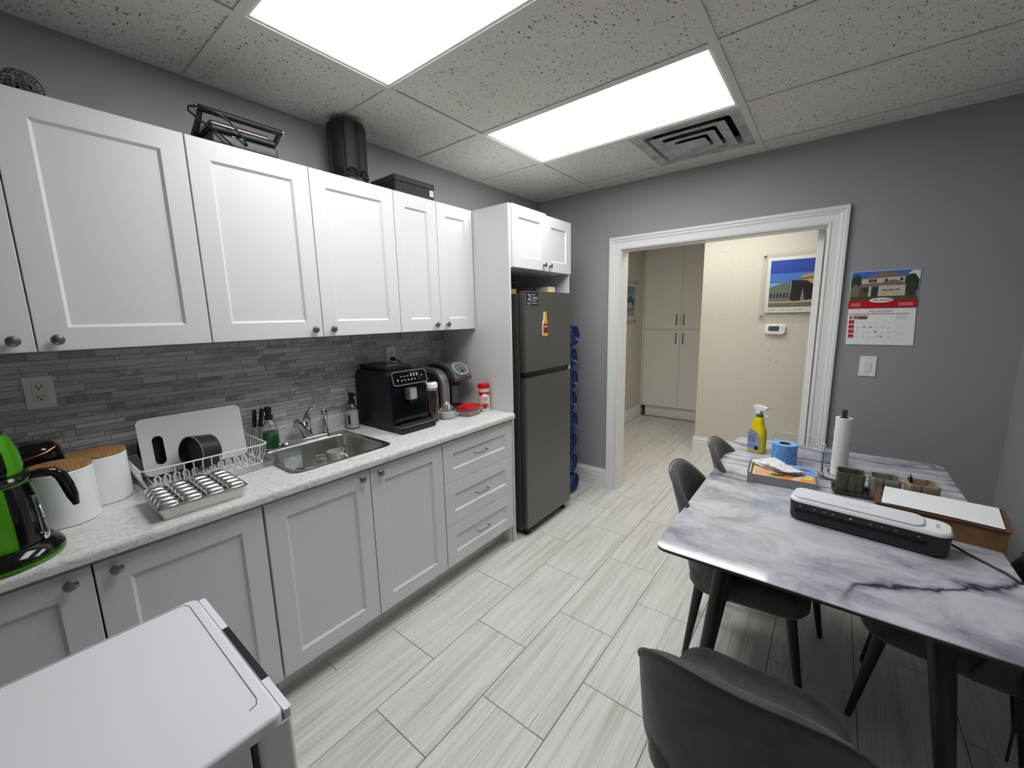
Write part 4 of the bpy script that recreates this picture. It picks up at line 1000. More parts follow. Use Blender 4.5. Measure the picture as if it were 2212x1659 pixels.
bn = thing('ribbed_container', 'tall black ribbed plastic cylinder nearly touching the ceiling', 'container', (0.135, 1.300, UZ))
m = M(); n = 96; sec = []
def rad(i):
    a = (i % 12) / 12.0
    return 0.096 * (1.0 if 0.12 < a < 0.88 else 0.90)
for z, f in ((0.045, 0.96), (0.07, 0.97), (0.28, 1.0), (0.306, 0.97), (0.310, 0.85)):
    sec.append([(rad(i) * f * math.cos(2 * PI * i / n), rad(i) * f * math.sin(2 * PI * i / n), z) for i in range(n)])
m.loft(sec); m.build('ribbed_body', P('black ribbed plastic', (26, 26, 30), 0.62), bn, ang=28)
m = M(); m.lathe([(0.080, 0.0), (0.084, 0.003), (0.084, 0.045), (0.05, 0.045)], 40); m.build('base', blk, bn)
for i in range(8):
    a = 2 * PI * (i + 0.5) / 8
    m = M(); m.tube([Vector((0, y, z)) for y, z in [(0.026 * math.cos(q), 0.052 + 0.028 * math.sin(q)) for q in [PI * j / 10 for j in range(11)]]], 0.005, 8); m.xf(TR(0.090 * math.cos(a), 0.090 * math.sin(a), 0) @ RZ(a)); m.build('foot_arch', blk_gloss, bn)
    m = M(); m.loft([[(x, y, z) for y, z in [(0.022 * math.cos(q), 0.050 + 0.024 * math.sin(q)) for q in [PI * j / 10 for j in range(11)]]] for x in (0, 0.003)]); m.xf(TR(0.0905 * math.cos(a), 0.0905 * math.sin(a), 0) @ RZ(a)); m.build('foot_opening', P('hollow black', (6, 6, 7), 0.8), bn)

bxk = thing('storage_box', 'low black lidded storage box with a white label on the cabinets', 'box', (0.125, 1.665, UZ), 0.0)
M().rbox((-0.13, -0.142, 0.0005), (0.098, 0.142, 0.085), 0.002, 1).build('box_body', P('charcoal card', (44, 42, 48), 0.7), bxk)
M().rbox((-0.134, -0.146, 0.0855), (0.102, 0.146, 0.116), 0.002, 1).build('box_lid', P('charcoal card lid', (54, 52, 56), 0.7), bxk)
m = M(); m.loft([[(x, y, z) for y, z in rr(0.122, 0.062, 0.028, 0.036, 0.001, 2)] for x in (0.0984, 0.0990)]); lb = m.build('paper_label', paper_m, bxk)
m = M()
for z in (0.073, 0.067, 0.061, 0.054, 0.049): m.box((0.0990, 0.113, z), (0.0993, 0.131 - (z * 100 % 1) * 0.006, z + 0.0016))
m.build('label_lines', grey_ink, lb)

fn = thing('desk_fan', 'grey round wire fan guard above the leftmost wall cabinet', 'fan', (0.165, 0.172, UZ), 0.6); fn.scale = (0.82, 0.82, 0.82)
m = M(); m.lathe([(0.05, 0), (0.052, 0.004), (0.045, 0.012), (0.001, 0.012)], 24); m.build('base', dark_grey, fn)
gm = P('grey fan guard', (74, 73, 74), 0.5)
for xx, rr_ in ((-0.030, 0.052), (-0.030, 0.030), (0.030, 0.052), (0.030, 0.030), (0.0, 0.060)):
    m = M(); m.tube([(xx, rr_ * math.cos(a), 0.062 + rr_ * math.sin(a)) for a in [2 * PI * i / 36 for i in range(36)]], 0.0026, 6, True); m.build('guard_ring', gm, fn)
for i in range(24):
    a = 2 * PI * i / 24
    m = M(); m.tube([(-0.032, 0.008 * math.cos(a), 0.062 + 0.008 * math.sin(a)), (-0.030, 0.05 * math.cos(a), 0.062 + 0.05 * math.sin(a)), (0.0, 0.060 * math.cos(a), 0.062 + 0.060 * math.sin(a)), (0.030, 0.05 * math.cos(a), 0.062 + 0.05 * math.sin(a)), (0.032, 0.008 * math.cos(a), 0.062 + 0.008 * math.sin(a))], 0.0016, 5); m.build('guard_spoke', gm, fn)
m = M(); m.lathe([(0.016, -0.028), (0.018, 0.0), (0.016, 0.028)], 18); m.xf(TR(0, 0, 0.062) @ RY(PI / 2)); m.build('hub', blk, fn)
for i in range(4):
    m = M(); m.loft([[(x, y, z) for y, z in ((0.012, -0.008), (0.046, -0.016), (0.050, 0.0), (0.046, 0.014), (0.012, 0.008))] for x in (-0.001, 0.001)]); m.xf(TR(0, 0, 0.062) @ RXm(PI / 2 * i) @ RY(0.0)); m.build('blade', dark_grey, fn)

# ------------------------------------------------------------------ on top of the refrigerator
FT = 1.7004
cbx = thing('cardboard_piece', 'flat tan cardboard carton on the refrigerator, at the left', 'box', (0.36, 2.215, FT))
M().rbox((-0.12, -0.055, 0.0003), (0.12, 0.075, 0.038), 0.001, 1).build('carton', card_light, cbx)
ppr = tag(M((0.36, 2.215, FT + 0.0385)).rbox((0.26, 2.165, FT + 0.0388), (0.46, 2.255, FT + 0.060), 0.001, 1).build('paper_pack', paper_m), 'pale paper pack lying on the tan cardboard carton', 'paper')
mt = thing('lidded_dish', 'maroon lidded dish with a wire handle on the refrigerator', 'dish', (0.33, 2.455, FT))
M().lathe([(0.10, 0.0005), (0.125, 0.02), (0.13, 0.042), (0.001, 0.042)], 32).build('dish', blk, mt)
M().lathe([(0.140, 0.0425), (0.140, 0.050), (0.06, 0.060), (0.001, 0.062)], 32).build('lid', maroon, mt)
m = M(); m.tube([(0, -0.05, 0.058), (0, -0.05, 0.102), (0, 0.05, 0.102), (0, 0.05, 0.058)], 0.004, 8); m.build('handle', steel, mt)
wb = thing('white_carton', 'small white carton at the right on the refrigerator', 'box', (0.47, 2.665, FT))
M().rbox((-0.06, -0.045, 0.0003), (0.06, 0.045, 0.066), 0.001, 1).build('carton', paper_m, wb)
tag(M((0.56, 2.585, FT)).lathe([(0.03, 0.0003), (0.032, 0.01), (0.026, 0.032), (0.012, 0.042), (0.001, 0.044)], 18, (0.56, 2.585, FT)).build('yellow_lid', yellow_card), 'small yellow cap peeking over the refrigerator door', 'cap')

# ------------------------------------------------------------------ stacked blue water bottles
def jug():
    t = thing('water_bottle', 'x', 'water bottle', (0.30, 3.0, 0.1), 0.0, 'blue water bottles stacked beside the refrigerator')
    r = 0.0915
    m = M(); m.lathe([(0.020, -0.185), (0.022, -0.150), (0.05, -0.125), (r - 0.004, -0.095), (r, -0.085), (r, -0.04), (r - 0.006, -0.035), (r - 0.006, -0.025), (r, -0.02), (r, 0.04), (r - 0.006, 0.045), (r - 0.006, 0.055), (r, 0.06), (r, 0.185), (r - 0.012, 0.215), (r - 0.022, 0.218), (r - 0.030, 0.205), (r - 0.045, 0.205), (r - 0.050, 0.198), (0.001, 0.196)], 40)
    m.xf(RY(PI / 2)); m.build('bottle', blue_jug, t)
    m = M(); m.lathe([(r - 0.014, -0.08), (r - 0.014, 0.17), (r - 0.05, 0.188), (0.001, 0.188)], 24); m.xf(RY(PI / 2)); m.build('inner_shade', blue_dark, t)  # dark core added to paint the shade inside the bottle
    for rad_, x in ((r - 0.010, 0.2165), (r - 0.036, 0.2065), (0.028, 0.199)):
        m = M(); m.tube([(x, rad_ * math.cos(a), rad_ * math.sin(a)) for a in [2 * PI * i / 36 for i in range(36)]], 0.0028, 6, True); m.build('base_ring', P('pale blue ring', (104, 126, 186), 0.15, trans=0.5), t)
    m = M(); m.lathe([(0.024, -0.192), (0.024, -0.165)], 16); m.xf(RY(PI / 2)); m.build('cap', white_pl, t)
    return t
j0 = jug()
ordn = ['lowest', 'second from the floor', 'third from the floor', 'fourth from the floor', 'fourth from the top', 'third from the top', 'second from the top', 'topmost']
for i in range(8):
    j = j0 if i == 0 else copy_tree(j0)
    j.location = (0.305 + (0.012 if i in (0, 7) else (0.006 if i % 2 else -0.004)), 3.0 + (0.008 if i in (7, 0) else (-0.004 if i % 2 else 0.002)), 0.0925 + 0.1845 * i)
    j.rotation_euler = (0.4 * i, 0, 0)
    j['label'] = 'blue plastic water bottle lying in the stack beside the refrigerator, ' + ordn[i]
# ------------------------------------------------------------------ white mini fridge in the foreground
mf = thing('mini_fridge', 'white compact refrigerator in the left foreground', 'mini fridge', (1.235, -0.07, 0))
M().rbox((-0.252, -0.28, 0.02), (0.252, 0.250, 0.826), 0.006).build('body', white_ap, mf)
m = M(); ol_ = lambda i, r: [(x, y) for x, y in rr(0.0, 0.013, 0.515 - 2 * i, 0.586 - 2 * i, r, 6)]
m.stack([(ol_(0, 0.02), 0.8265), (ol_(0, 0.02), 0.843), (ol_(0.002, 0.019), 0.8475), (ol_(0.006, 0.017), 0.85), (ol_(0.007, 0.016), 0.85)]); m.build('worktop', white_ap, mf)
m = M(); pth = [(-0.247, -0.25), (-0.247, 0.265), (-0.240, 0.279), (-0.226, 0.284), (0.19, 0.284), (0.203, 0.279), (0.207, 0.266)]
m.tube([(x, y, 0.8500) for x, y in pth], 0.0011, 6); m.build('groove', P('groove shadow grey', (120, 120, 128), 0.6), mf)
M().rbox((-0.250, 0.2505, 0.06), (0.250, 0.2585, 0.820), 0.002, 1).build('door_gasket', blk, mf)
m = M(); m.loft([[(x, y, z) for x, y in rr(0.0, 0.290, 0.506, 0.062, 0.012, 5)] for z in (0.05, 0.823)]); dmf = m.build('door', white_ap, mf)
m = M(); m.loft([[(x, y, z) for x, y in rr(0.0, 0.3145, 0.500, 0.013, 0.005, 4)] for z in (0.8232, 0.842)]); m.build('door_lip', white_ap, mf)
M().rbox((-0.08, 0.3085, 0.8421), (0.145, 0.3215, 0.8432), 0.0004, 1).build('handle_recess', blk, dmf)
for x in (-0.21, 0.21):
    for y in (-0.24, 0.22): M().lathe([(0.018, 0), (0.018, 0.0205)], 12, (x, y, 0)).build('foot', blk, mf)

# ------------------------------------------------------------------ marble table
tb_ = thing('dining_table', 'rectangular table with polished grey marble top and black legs', 'table', (2.265, 2.13, 0))
def tout(i):
    o = []
    hx, hy = 0.466 - i, 0.796 - i
    for (sx, sy, a0, r) in ((1, 1, 0, 0.055), (-1, 1, 90, 0.05), (-1, -1, 180, 0.035), (1, -1, 270, 0.035)):
        r = r - i
        for q in range(9):
            a = math.radians(a0 + 90 * q / 8); o.append((sx * (hx - r) + r * math.cos(a), sy * (hy - r) + r * math.sin(a)))
    return o
m = M(); m.stack([(tout(0.0006), TZ - 0.004), (tout(0.0), TZ - 0.0035), (tout(0.0), TZ - 0.0005), (tout(0.0005), TZ)]); m.build('marble_top', marble_m, tb_, ang=12)
m = M(); m.stack([(tout(0.004), TZ - 0.014), (tout(0.001), TZ - 0.012), (tout(0.001), TZ - 0.0042)]); m.build('edge_board', P('dark table edge', (60, 58, 56), 0.5), tb_)
for s in (-1, 1):
    M().box((s * 0.265 - 0.02, -0.59, 0.690), (s * 0.265 + 0.02, 0.59, 0.7358)).build('apron_rail', blk_metal, tb_)
    M().box((-0.245, s * 0.59 - 0.02, 0.690), (0.245, s * 0.59 + 0.02, 0.7358)).build('apron_rail', blk_metal, tb_)
for sx in (-1, 1):
    for sy in (-1, 1):
        m = M(); m.tube([(sx * 0.345, sy * 0.67, 0.0), (sx * 0.265, sy * 0.59, 0.735)], [0.017, 0.034], 20); m.build('leg', blk_metal, tb_)

# ------------------------------------------------------------------ upholstered chairs
def make_chair():
    t = thing('dining_chair', 'x', 'chair', (0, 0, 0), 0, 'charcoal velvet dining chairs around the marble table')
    # backrest shell, faces +x
    m = M(); NS, NV = 28, 14; rows_ = []
    def surf(s, v, off):
        zt = 0.855 - 0.19 * abs(s) ** 3.2
        z0 = 0.385 + 0.02 * abs(s) ** 2
        z = z0 + (zt - z0) * v
        hh = (z - 0.385) / 0.47
        w_ = 0.256 - 0.030 * hh - 0.020 * hh ** 3
        ang_ = s * 1.42
        yy = w_ * math.sin(ang_) / math.sin(1.42)
        back = -0.205 - 0.105 * hh ** 1.25
        depth_ = (0.185 - 0.10 * hh) 
        xx = back + depth_ * (1 - math.cos(ang_)) / (1 - math.cos(1.42))
        n_ = Vector((-math.cos(ang_), math.sin(ang_) * 0.9, 0.15)).normalized()
        return Vector((xx, yy, z)) - n_ * off
    def pt(s, v, side):
        th_ = 0.028 * (1 - 0.15 * v ** 6) * (1 - 0.4 * abs(s) ** 8)
        return surf(s, v, th_ if side else -th_ * 0.35)
    vs = []; fs = []
    for side in (0, 1):
        for i in range(NS + 1):
            for j in range(NV + 1): vs.append(pt(-1 + 2 * i / NS, j / NV, side))
    K = (NS + 1) * (NV + 1); id_ = lambda q, i, j: q * K + i * (NV + 1) + j
    for q in (0, 1):
        for i in range(NS):
            for j in range(NV): fs.append((id_(q, i, j), id_(q, i + 1, j), id_(q, i + 1, j + 1), id_(q, i, j + 1)))
    for i in range(NS):
        fs.append((id_(0, i, NV), id_(0, i + 1, NV), id_(1, i + 1, NV), id_(1, i, NV))); fs.append((id_(0, i, 0), id_(0, i + 1, 0), id_(1, i + 1, 0), id_(1, i, 0)))
    for j in range(NV):
        fs.append((id_(0, 0, j), id_(0, 0, j + 1), id_(1, 0, j + 1), id_(1, 0, j))); fs.append((id_(0, NS, j), id_(0, NS, j + 1), id_(1, NS, j + 1), id_(1, NS, j)))
    m.add(vs, fs); o = m.build('backrest', velvet, t, ang=70)
    sd = o.modifiers.new('round', 'SUBSURF'); sd.levels = 1; sd.render_levels = 1
    m = M(); m.tube([surf(-1 + 2 * i / 40, 1.0, -0.008) + Vector((0, 0, -0.004)) for i in range(41)], 0.0028, 6); m.build('piping', velvet, o)
    # seat
    def so(i, sc=1.0): return [(x, y) for x, y in rr(0.025 , 0, 0.44 - 2 * i, 0.43 - 2 * i, max(0.03, 0.09 - 0.4 * i), 7)]
    m = M(); m.stack([(so(0.04), 0.372), (so(0.012), 0.378), (so(0.0), 0.400), (so(0.0), 0.445), (so(0.008), 0.466), (so(0.03), 0.478), (so(0.08), 0.484), (so(0.14), 0.485)]); m.build('seat', velvet, t, ang=60)
    for (sx, sy) in ((1, 1), (1, -1), (-1, 1), (-1, -1)):
        m = M(); m.tube([(sx * 0.218 + 0.022, sy * 0.178, 0.0), (sx * 0.165 + 0.015, sy * 0.150, 0.374)], [0.0105, 0.021], 16); m.build('leg', blk_metal, t)
    return t
ch0 = make_chair()
spots = [(1.995, 1.925, 0.10, 'charcoal velvet chair on the left of the marble table, nearer the viewer'),
         (2.050, 2.415, 0.07, 'charcoal velvet chair on the left of the marble table, nearer the doorway'),
         (2.138, 1.075, PI / 2 + 0.0, 'charcoal velvet chair in the foreground with its back to the viewer'),
         (2.664, 1.985, PI - 0.16, 'charcoal velvet chair on the far side of the table by the right wall')]
for i, (x, y, rz, lab) in enumerate(spots):
    c = ch0 if i == 0 else copy_tree(ch0)
    c.location = (x, y, 0.0003); c.rotation_euler = (0, 0, rz); c['label'] = lab

# ------------------------------------------------------------------ things on the table
T0 = TZ + 0.0004
# spray bottle
sy_ = thing('spray_bottle', 'yellow cleaner spray bottle with white trigger', 'spray bottle', (1.934, 2.655, T0), -0.50)
def oval(w_, d_, cx=0): return [(cx + x, y) for x, y in rr(0, 0, w_, d_, min(w_, d_) * 0.42, 5)]
m = M(); m.stack([(oval(0.092, 0.052), 0), (oval(0.098, 0.058), 0.004), (oval(0.098, 0.058), 0.095), (oval(0.090, 0.055, 0.002), 0.125), (oval(0.062, 0.045, 0.004), 0.160), (oval(0.048, 0.042, 0.005), 0.175), (oval(0.050, 0.044, 0.005), 0.188), (oval(0.038, 0.036, 0.005), 0.202), (oval(0.034, 0.034, 0.005), 0.206)]); m.build('bottle', yellow_pl, sy_, ang=50)
m = M(); m.loft([[(x, y, z) for x, z in [(-0.036, 0.012), (0.036, 0.012), (0.038, 0.090), (0.020, 0.120), (-0.022, 0.138), (-0.040, 0.110)]] for y in (-0.0298, -0.0292)]); lbl = m.build('label', label_blue, sy_)
m = M()
for z in (0.030, 0.038, 0.060, 0.068, 0.076, 0.084, 0.092, 0.104): m.box((-0.030, -0.0302, z), (0.010 + 0.02 * ((z * 371) % 1), -0.0298, z + 0.002))
m.box((0.008, -0.0302, 0.018), (0.030, -0.0298, 0.040)); m.build('label_print', navy, lbl)
M().lathe([(0.017, 0.205), (0.018, 0.208), (0.018, 0.222), (0.014, 0.225)], 18, (0.005, 0, 0)).build('collar', P('grey green collar', (86, 98, 84), 0.4), sy_)
m = M(); m.loft([[(x, y, z) for x, z in [(-0.020, 0.222), (-0.008, 0.240), (-0.034, 0.262), (-0.030, 0.270), (-0.010, 0.274), (0.035, 0.268), (0.046, 0.262), (0.046, 0.252), (0.020, 0.248), (0.012, 0.240), (0.010, 0.224)]] for y in (-0.011, 0.011)]); m.build('spray_head', white_pl, sy_)
m = M(); m.tube([(0.022, 0, 0.250), (0.030, 0, 0.236), (0.040, 0, 0.222), (0.052, 0, 0.214)], [0.006, 0.0055, 0.005, 0.004], 8); m.build('trigger', white_pl, sy_)

# blue tape roll
tp = thing('tape_roll', 'large roll of blue masking tape standing on the table', 'tape', (2.076, 2.540, T0))
m = M(); m.lathe([(0.027, 0.0), (0.057, 0.0), (0.058, 0.002), (0.058, 0.102), (0.057, 0.103)], 44, (0, 0, 0), False, False); m.build('tape_side', tape_blue, tp)
m = M(); m.lathe([(0.027, 0.1028), (0.057, 0.1032)], 44, (0, 0, 0), False, False); m.build('tape_top', tape_top, tp)
m = M(); m.lathe([(0.027, 0.0), (0.027, 0.1035), (0.0245, 0.1035), (0.0245, 0.0), (0.027, 0.0)], 40, (0, 0, 0), False, False); m.build('card_core', card_tube, tp)

# clear plastic bin behind the tape
bi = thing('plastic_bin', 'clear plastic bin lying behind the blue tape roll', 'bin', (2.180, 2.735, T0), -0.08)
def binloop(i, z): return [(x, y, z) for x, y in rr(0, 0, 0.34 - 2 * i, 0.20 - 2 * i, 0.03, 5)]
m = M(); m.loft([binloop(0.012, 0.0), binloop(0.0, 0.085), binloop(-0.006, 0.086), binloop(-0.006, 0.088), binloop(0.002, 0.0875), binloop(0.014, 0.0025)], True, True); m.build('bin', P('very clear plastic', (250, 251, 253), 0.06, trans=1.0, ior=1.12), bi)

# thick book
bk = thing('paperback_book', 'thick paperback with orange illustrated cover', 'book', (2.086, 2.250, T0), 0.07)
M().rbox((-0.133, -0.098, 0.0003), (0.133, 0.118, 0.0025), 0.0008, 1).build('back_cover', P('grey cover', (120, 120, 124), 0.4), bk)
M().box((-0.131, -0.096, 0.0026), (0.131, 0.116, 0.0405)).build('pages', P('grey page block', (150, 148, 150), 0.8), bk)
M().rbox((-0.133, -0.098, 0.0406), (0.133, 0.118, 0.0425), 0.0006, 1).build('front_cover', P('cream cover print', (230, 206, 164), 0.3), bk)
BZ = 0.0428
def flat(parent, pts, z, name, mat): M().loft([[(x, y, zz) for x, y in pts] for zz in (z, z + 0.0003)]).build(name, mat, parent)
flat(bk, [(-0.133, -0.098), (-0.112, -0.098), (-0.112, 0.118), (-0.133, 0.118)], BZ, 'cover_band', P('black print', (36, 34, 38), 0.4))
flat(bk, [(0.035, 0.03), (0.132, -0.01), (0.132, 0.117), (0.05, 0.117)], BZ, 'cover_picture', P('sky blue print', (96, 156, 226), 0.4))
flat(bk, [(0.02, -0.01), (0.10, 0.03), (0.06, 0.05), (-0.02, 0.03)], BZ + 0.0004, 'cover_picture', P('cream yellow print', (240, 220, 160), 0.4))
flat(bk, [(0.055, -0.055), (0.095, -0.015), (0.080, -0.005), (0.040, -0.045)], BZ + 0.0004, 'cover_picture', P('slate print', (76, 80, 92), 0.4))
flat(bk, [(0.085, -0.07), (0.125, -0.055), (0.120, -0.035), (0.09, -0.045)], BZ + 0.0004, 'cover_picture', P('bright yellow print', (246, 216, 40), 0.4))
flat(bk, [(0.068, 0.065), (0.085, 0.085), (0.115, 0.08), (0.12, 0.06), (0.09, 0.055)], BZ + 0.0004, 'cover_picture', P('brown red print', (120, 62, 50), 0.4))
flat(bk, [(-0.10, -0.09), (-0.04, -0.06), (-0.05, 0.0), (-0.105, -0.02)], BZ + 0.0004, 'cover_picture', P('salmon print', (236, 160, 120), 0.4))
flat(bk, [(-0.03, -0.085), (0.02, -0.07), (0.01, -0.045), (-0.04, -0.055)], BZ + 0.0004, 'cover_picture', P('dark green print', (60, 76, 64), 0.4))
flat(bk, [(-0.06, -0.09), (0.04, -0.098), (0.06, -0.05), (-0.02, -0.03)], BZ, 'cover_picture', P('orange print', (226, 140, 70), 0.4))
flat(bk, [(0.07, -0.096), (0.132, -0.09), (0.132, -0.03), (0.09, -0.03)], BZ, 'cover_picture', MATS['orange print'])
flat(bk, [(-0.10, 0.02), (-0.03, 0.03), (-0.02, 0.10), (-0.10, 0.11)], BZ, 'cover_picture', P('peach print', (236, 186, 140), 0.4))
m = M()
for i in range(7): m.box((-0.126, -0.085 + i * 0.022, BZ + 0.0003), (-0.120, -0.070 + i * 0.022, BZ + 0.0006))
m.build('cover_lettering', white_pl, bk)
fl_ = thing('folded_leaflet', 'crumpled black and white leaflet lying on the book', 'leaflet', (2.072, 2.275, T0 + 0.0438), 0.0)
rgl = random.Random(5)
for lay in range(3):
    m = M(); nx, ny = 14, 10; vs = []
    for i in range(nx + 1):
        for j in range(ny + 1):
            u, v_ = i / nx - 0.5, j / ny - 0.5
            x = u * 0.185 + 0.02 * v_; y = v_ * (0.105 - 0.02 * u)
            z = 0.003 + lay * 0.0045 + 0.012 * abs(u) ** 1.5 * (1 if u < 0 else 0.6) + 0.006 * math.sin(5 * u + 3 * v_ + lay) * (0.4 + abs(v_)) + 0.005
            vs.append((x, y, max(0.0008 + lay * 0.003, z)))
    fs2 = [(i * (ny + 1) + j, (i + 1) * (ny + 1) + j, (i + 1) * (ny + 1) + j + 1, i * (ny + 1) + j + 1) for i in range(nx) for j in range(ny)]
    m.add(vs, fs2); m.xf(RZ(-0.55 - 0.08 * lay)); o = m.build('sheet', [MATS.get('leaflet print') or (lambda: (P('leaflet print', (226, 224, 224), 0.8)))()], fl_, ang=80)
    sdm = o.modifiers.new('thick', 'SOLIDIFY'); sdm.thickness = 0.0006
kk = N(MATS['leaflet print']); kv = kk.coord((1, 1, 0)); nn = kk.noise(kv, 34, 5, 0.6, 0.5)
kk.l(kk.ramp(nn, [(0.0, (60, 60, 62)), (0.36, (96, 96, 98)), (0.42, (228, 226, 226)), (1.0, (236, 235, 235))]), kk.b.inputs['Base Color'])

# paper towel stand and roll
ts = thing('paper_towel_stand', 'chrome paper towel stand with a round base and side rod', 'paper towel stand', (2.305, 2.445, T0))
M().lathe([(0.078, 0), (0.080, 0.003), (0.078, 0.010), (0.060, 0.014), (0.001, 0.015)], 40).build('base', chrome, ts)
m = M(); m.stack([(rr(0, 0, 0.020, 0.020, 0.003, 3), 0.012), (rr(0, 0, 0.020, 0.020, 0.003, 3), 0.333)]); m.build('post', P('dark brushed steel', (96, 94, 92), 0.3, 1.0), ts)
m = M(); m.tube([(-0.063, 0.010, 0.008), (-0.063, 0.010, 0.140)], 0.0055, 10); m.sphere((-0.063, 0.010, 0.146), 0.0085, 14, 10); m.build('side_rod', chrome, ts)
pt_ = thing('paper_towel_roll', 'white quilted paper towel roll on the chrome stand', 'paper towel', (2.305, 2.445, T0 + 0.0156))
m = M(); rgt = random.Random(2)
m.loft([[((0.032 + 0.0008 * math.sin(9 * z * 30 + i)) * math.cos(2 * PI * i / 40), (0.032 + 0.0008 * math.sin(7 * z * 30 + i * 2)) * math.sin(2 * PI * i / 40), z) for i in range(40)] for z in [0.0005 + 0.28 * q / 16 for q in range(17)]], False, False)
m.lathe([(0.032, 0.2805), (0.020, 0.2805)], 40, (0, 0, 0), False, False); m.build('towel', towel_m, pt_, ang=60)
m = M(); m.lathe([(0.020, 0.0005), (0.020, 0.281), (0.018, 0.281), (0.018, 0.0005)], 30, (0, 0, 0), False, False); m.build('core', card_tube, pt_)

# three stoneware cups on a tray
og = thing('cup_tray', 'narrow dark stoneware tray under the three square cups', 'tray', (2.455, 2.262, T0), 0.04)
m = M(); m.loft([[(x, y, z) for x, y in rr(0, 0, a, b, 0.014, 4)] for a, b, z in ((0.335, 0.098, 0), (0.352, 0.114, 0.016), (0.352, 0.114, 0.019), (0.340, 0.102, 0.018), (0.328, 0.092, 0.006))], True, True); m.build('tray', bark_m, og)
for i, (dx, mat, lab) in enumerate(((-0.113, cup_a, 'dark square stoneware cup nearest the paper towel'), (0.0, cup_b, 'grey square stoneware cup in the middle of the tray'), (0.113, cup_c, 'tan square stoneware cup holding a pen'))):
    ca, sa = math.cos(0.04), math.sin(0.04)
    c = thing('stoneware_cup', lab, 'cup', (2.455 + dx * ca, 2.262 + dx * sa, T0 + 0.0064), 0.04 + 0.03 * (i - 1), 'stoneware cups on the tray')
    m = M(); m.loft([[(x, y, z) for x, y in rr(0, 0, a, b, 0.013, 4)] for a, b, z in ((0.088, 0.080, 0), (0.094, 0.086, 0.004), (0.098, 0.090, 0.088), (0.096, 0.088, 0.092), (0.086, 0.078, 0.092), (0.084, 0.076, 0.088), (0.080, 0.072, 0.008))], True, True); m.build('cup', mat, c, ang=50)
pe = thing('pen', 'black ballpoint pen leaning in the tan cup', 'pen', (2.535, 2.252, T0 + 0.0152), 0.0)
m = M(); m.tube([(0.010, 0.012, 0.003), (-0.002, 0.022, 0.098)], [0.0045, 0.005], 10); m.build('barrel', blk_gloss, pe)
m = M(); m.tube([(-0.002, 0.022, 0.098), (-0.0035, 0.0232, 0.108)], [0.003, 0.003], 8); m.build('button', chrome, pe)

# laminator
lm = thing('laminator', 'white-topped black laminator on the table', 'laminator', (2.372, 1.866, T0), -0.115)
lo_ = lambda a, b, r: rr(0, 0, a, b, r, 6)
m = M(); m.stack([(lo_(0.425, 0.105, 0.03), 0.004), (lo_(0.435, 0.115, 0.035), 0.010), (lo_(0.440, 0.120, 0.038), 0.070), (lo_(0.438, 0.118, 0.037), 0.0745)]); m.build('body', P('dark blue grey plastic', (34, 38, 44), 0.35), lm)
m = M(); m.stack([(lo_(0.440, 0.120, 0.038), 0.0750), (lo_(0.442, 0.122, 0.039), 0.0765), (lo_(0.440, 0.120, 0.038), 0.083), (lo_(0.430, 0.110, 0.034), 0.0885), (lo_(0.40, 0.09, 0.03), 0.090)]); m.build('top_shell', white_pl, lm)
m = M(); m.stack([([(x - 0.030, y) for x, y in rr(0, 0, 0.365, 0.100, 0.030, 6)], 0.0902), ([(x - 0.030, y) for x, y in rr(0, 0, 0.368, 0.104, 0.032, 6)], 0.094), ([(x - 0.030, y) for x, y in rr(0, 0, 0.362, 0.098, 0.030, 6)], 0.097)]); tf = m.build('exit_flap', P('white flap', (226, 228, 234), 0.3), lm)
M().box((-0.195, -0.0612, 0.042), (0.165, -0.0585, 0.049)).build('feed_slot', P('slot black', (5, 5, 6), 0.6), lm)
M().box((-0.195, -0.0622, 0.036), (0.165, -0.0597, 0.0415)).build('slot_lip', blk, lm)
m = M()
for x in (-0.185, -0.14, -0.11, -0.085, 0.02, 0.05, 0.085, 0.14): m.box((x, -0.0608, 0.060), (x + 0.006, -0.0598, 0.0625))
m.box((-0.035, -0.0608, 0.058), (-0.027, -0.0598, 0.064)); m.build('guide_marks', pale_grey_ink, lm)
m = M()
for q in range(9): m.box((-0.050 + q * 0.0075, -0.012 + 0.002 * (q % 2), 0.0970), (-0.0445 + q * 0.0075, -0.004, 0.0973))
m.build('flap_mark', pale_grey_ink, tf)
m = M(); m.loft([[(0.187 + x, y, z) for x, y in rr(0, 0, 0.032, 0.052, 0.004, 3)] for z in (0.0902, 0.0906)]); sk_ = m.build('paper_sticker', paper_m, lm)
m = M()
for q in range(5): m.box((0.180 + 0.001 * (q % 2), -0.018 + q * 0.007, 0.0906), (0.192 - 0.002 * (q % 3), -0.014 + q * 0.007, 0.0908))
m.build('sticker_writing', grey_ink, sk_)
for x in (-0.18, 0.18):
    for y in (-0.035, 0.035): M().lathe([(0.010, 0), (0.010, 0.0045)], 10, (x, y, 0)).build('foot', blk, lm)
m = M(); m.tube([(0.205, 0.045, 0.030), (0.235, 0.052, 0.012), (0.262, 0.040, 0.0045), (0.30, 0.005, 0.0042), (0.335, -0.030, 0.0045), (0.362, -0.066, 0.002), (0.378, -0.085, -0.03), (0.390, -0.09, -0.10), (0.400, -0.085, -0.3), (0.405, -0.05, -0.60)], 0.0036, 8); m.build('power_cord', blk, lm)

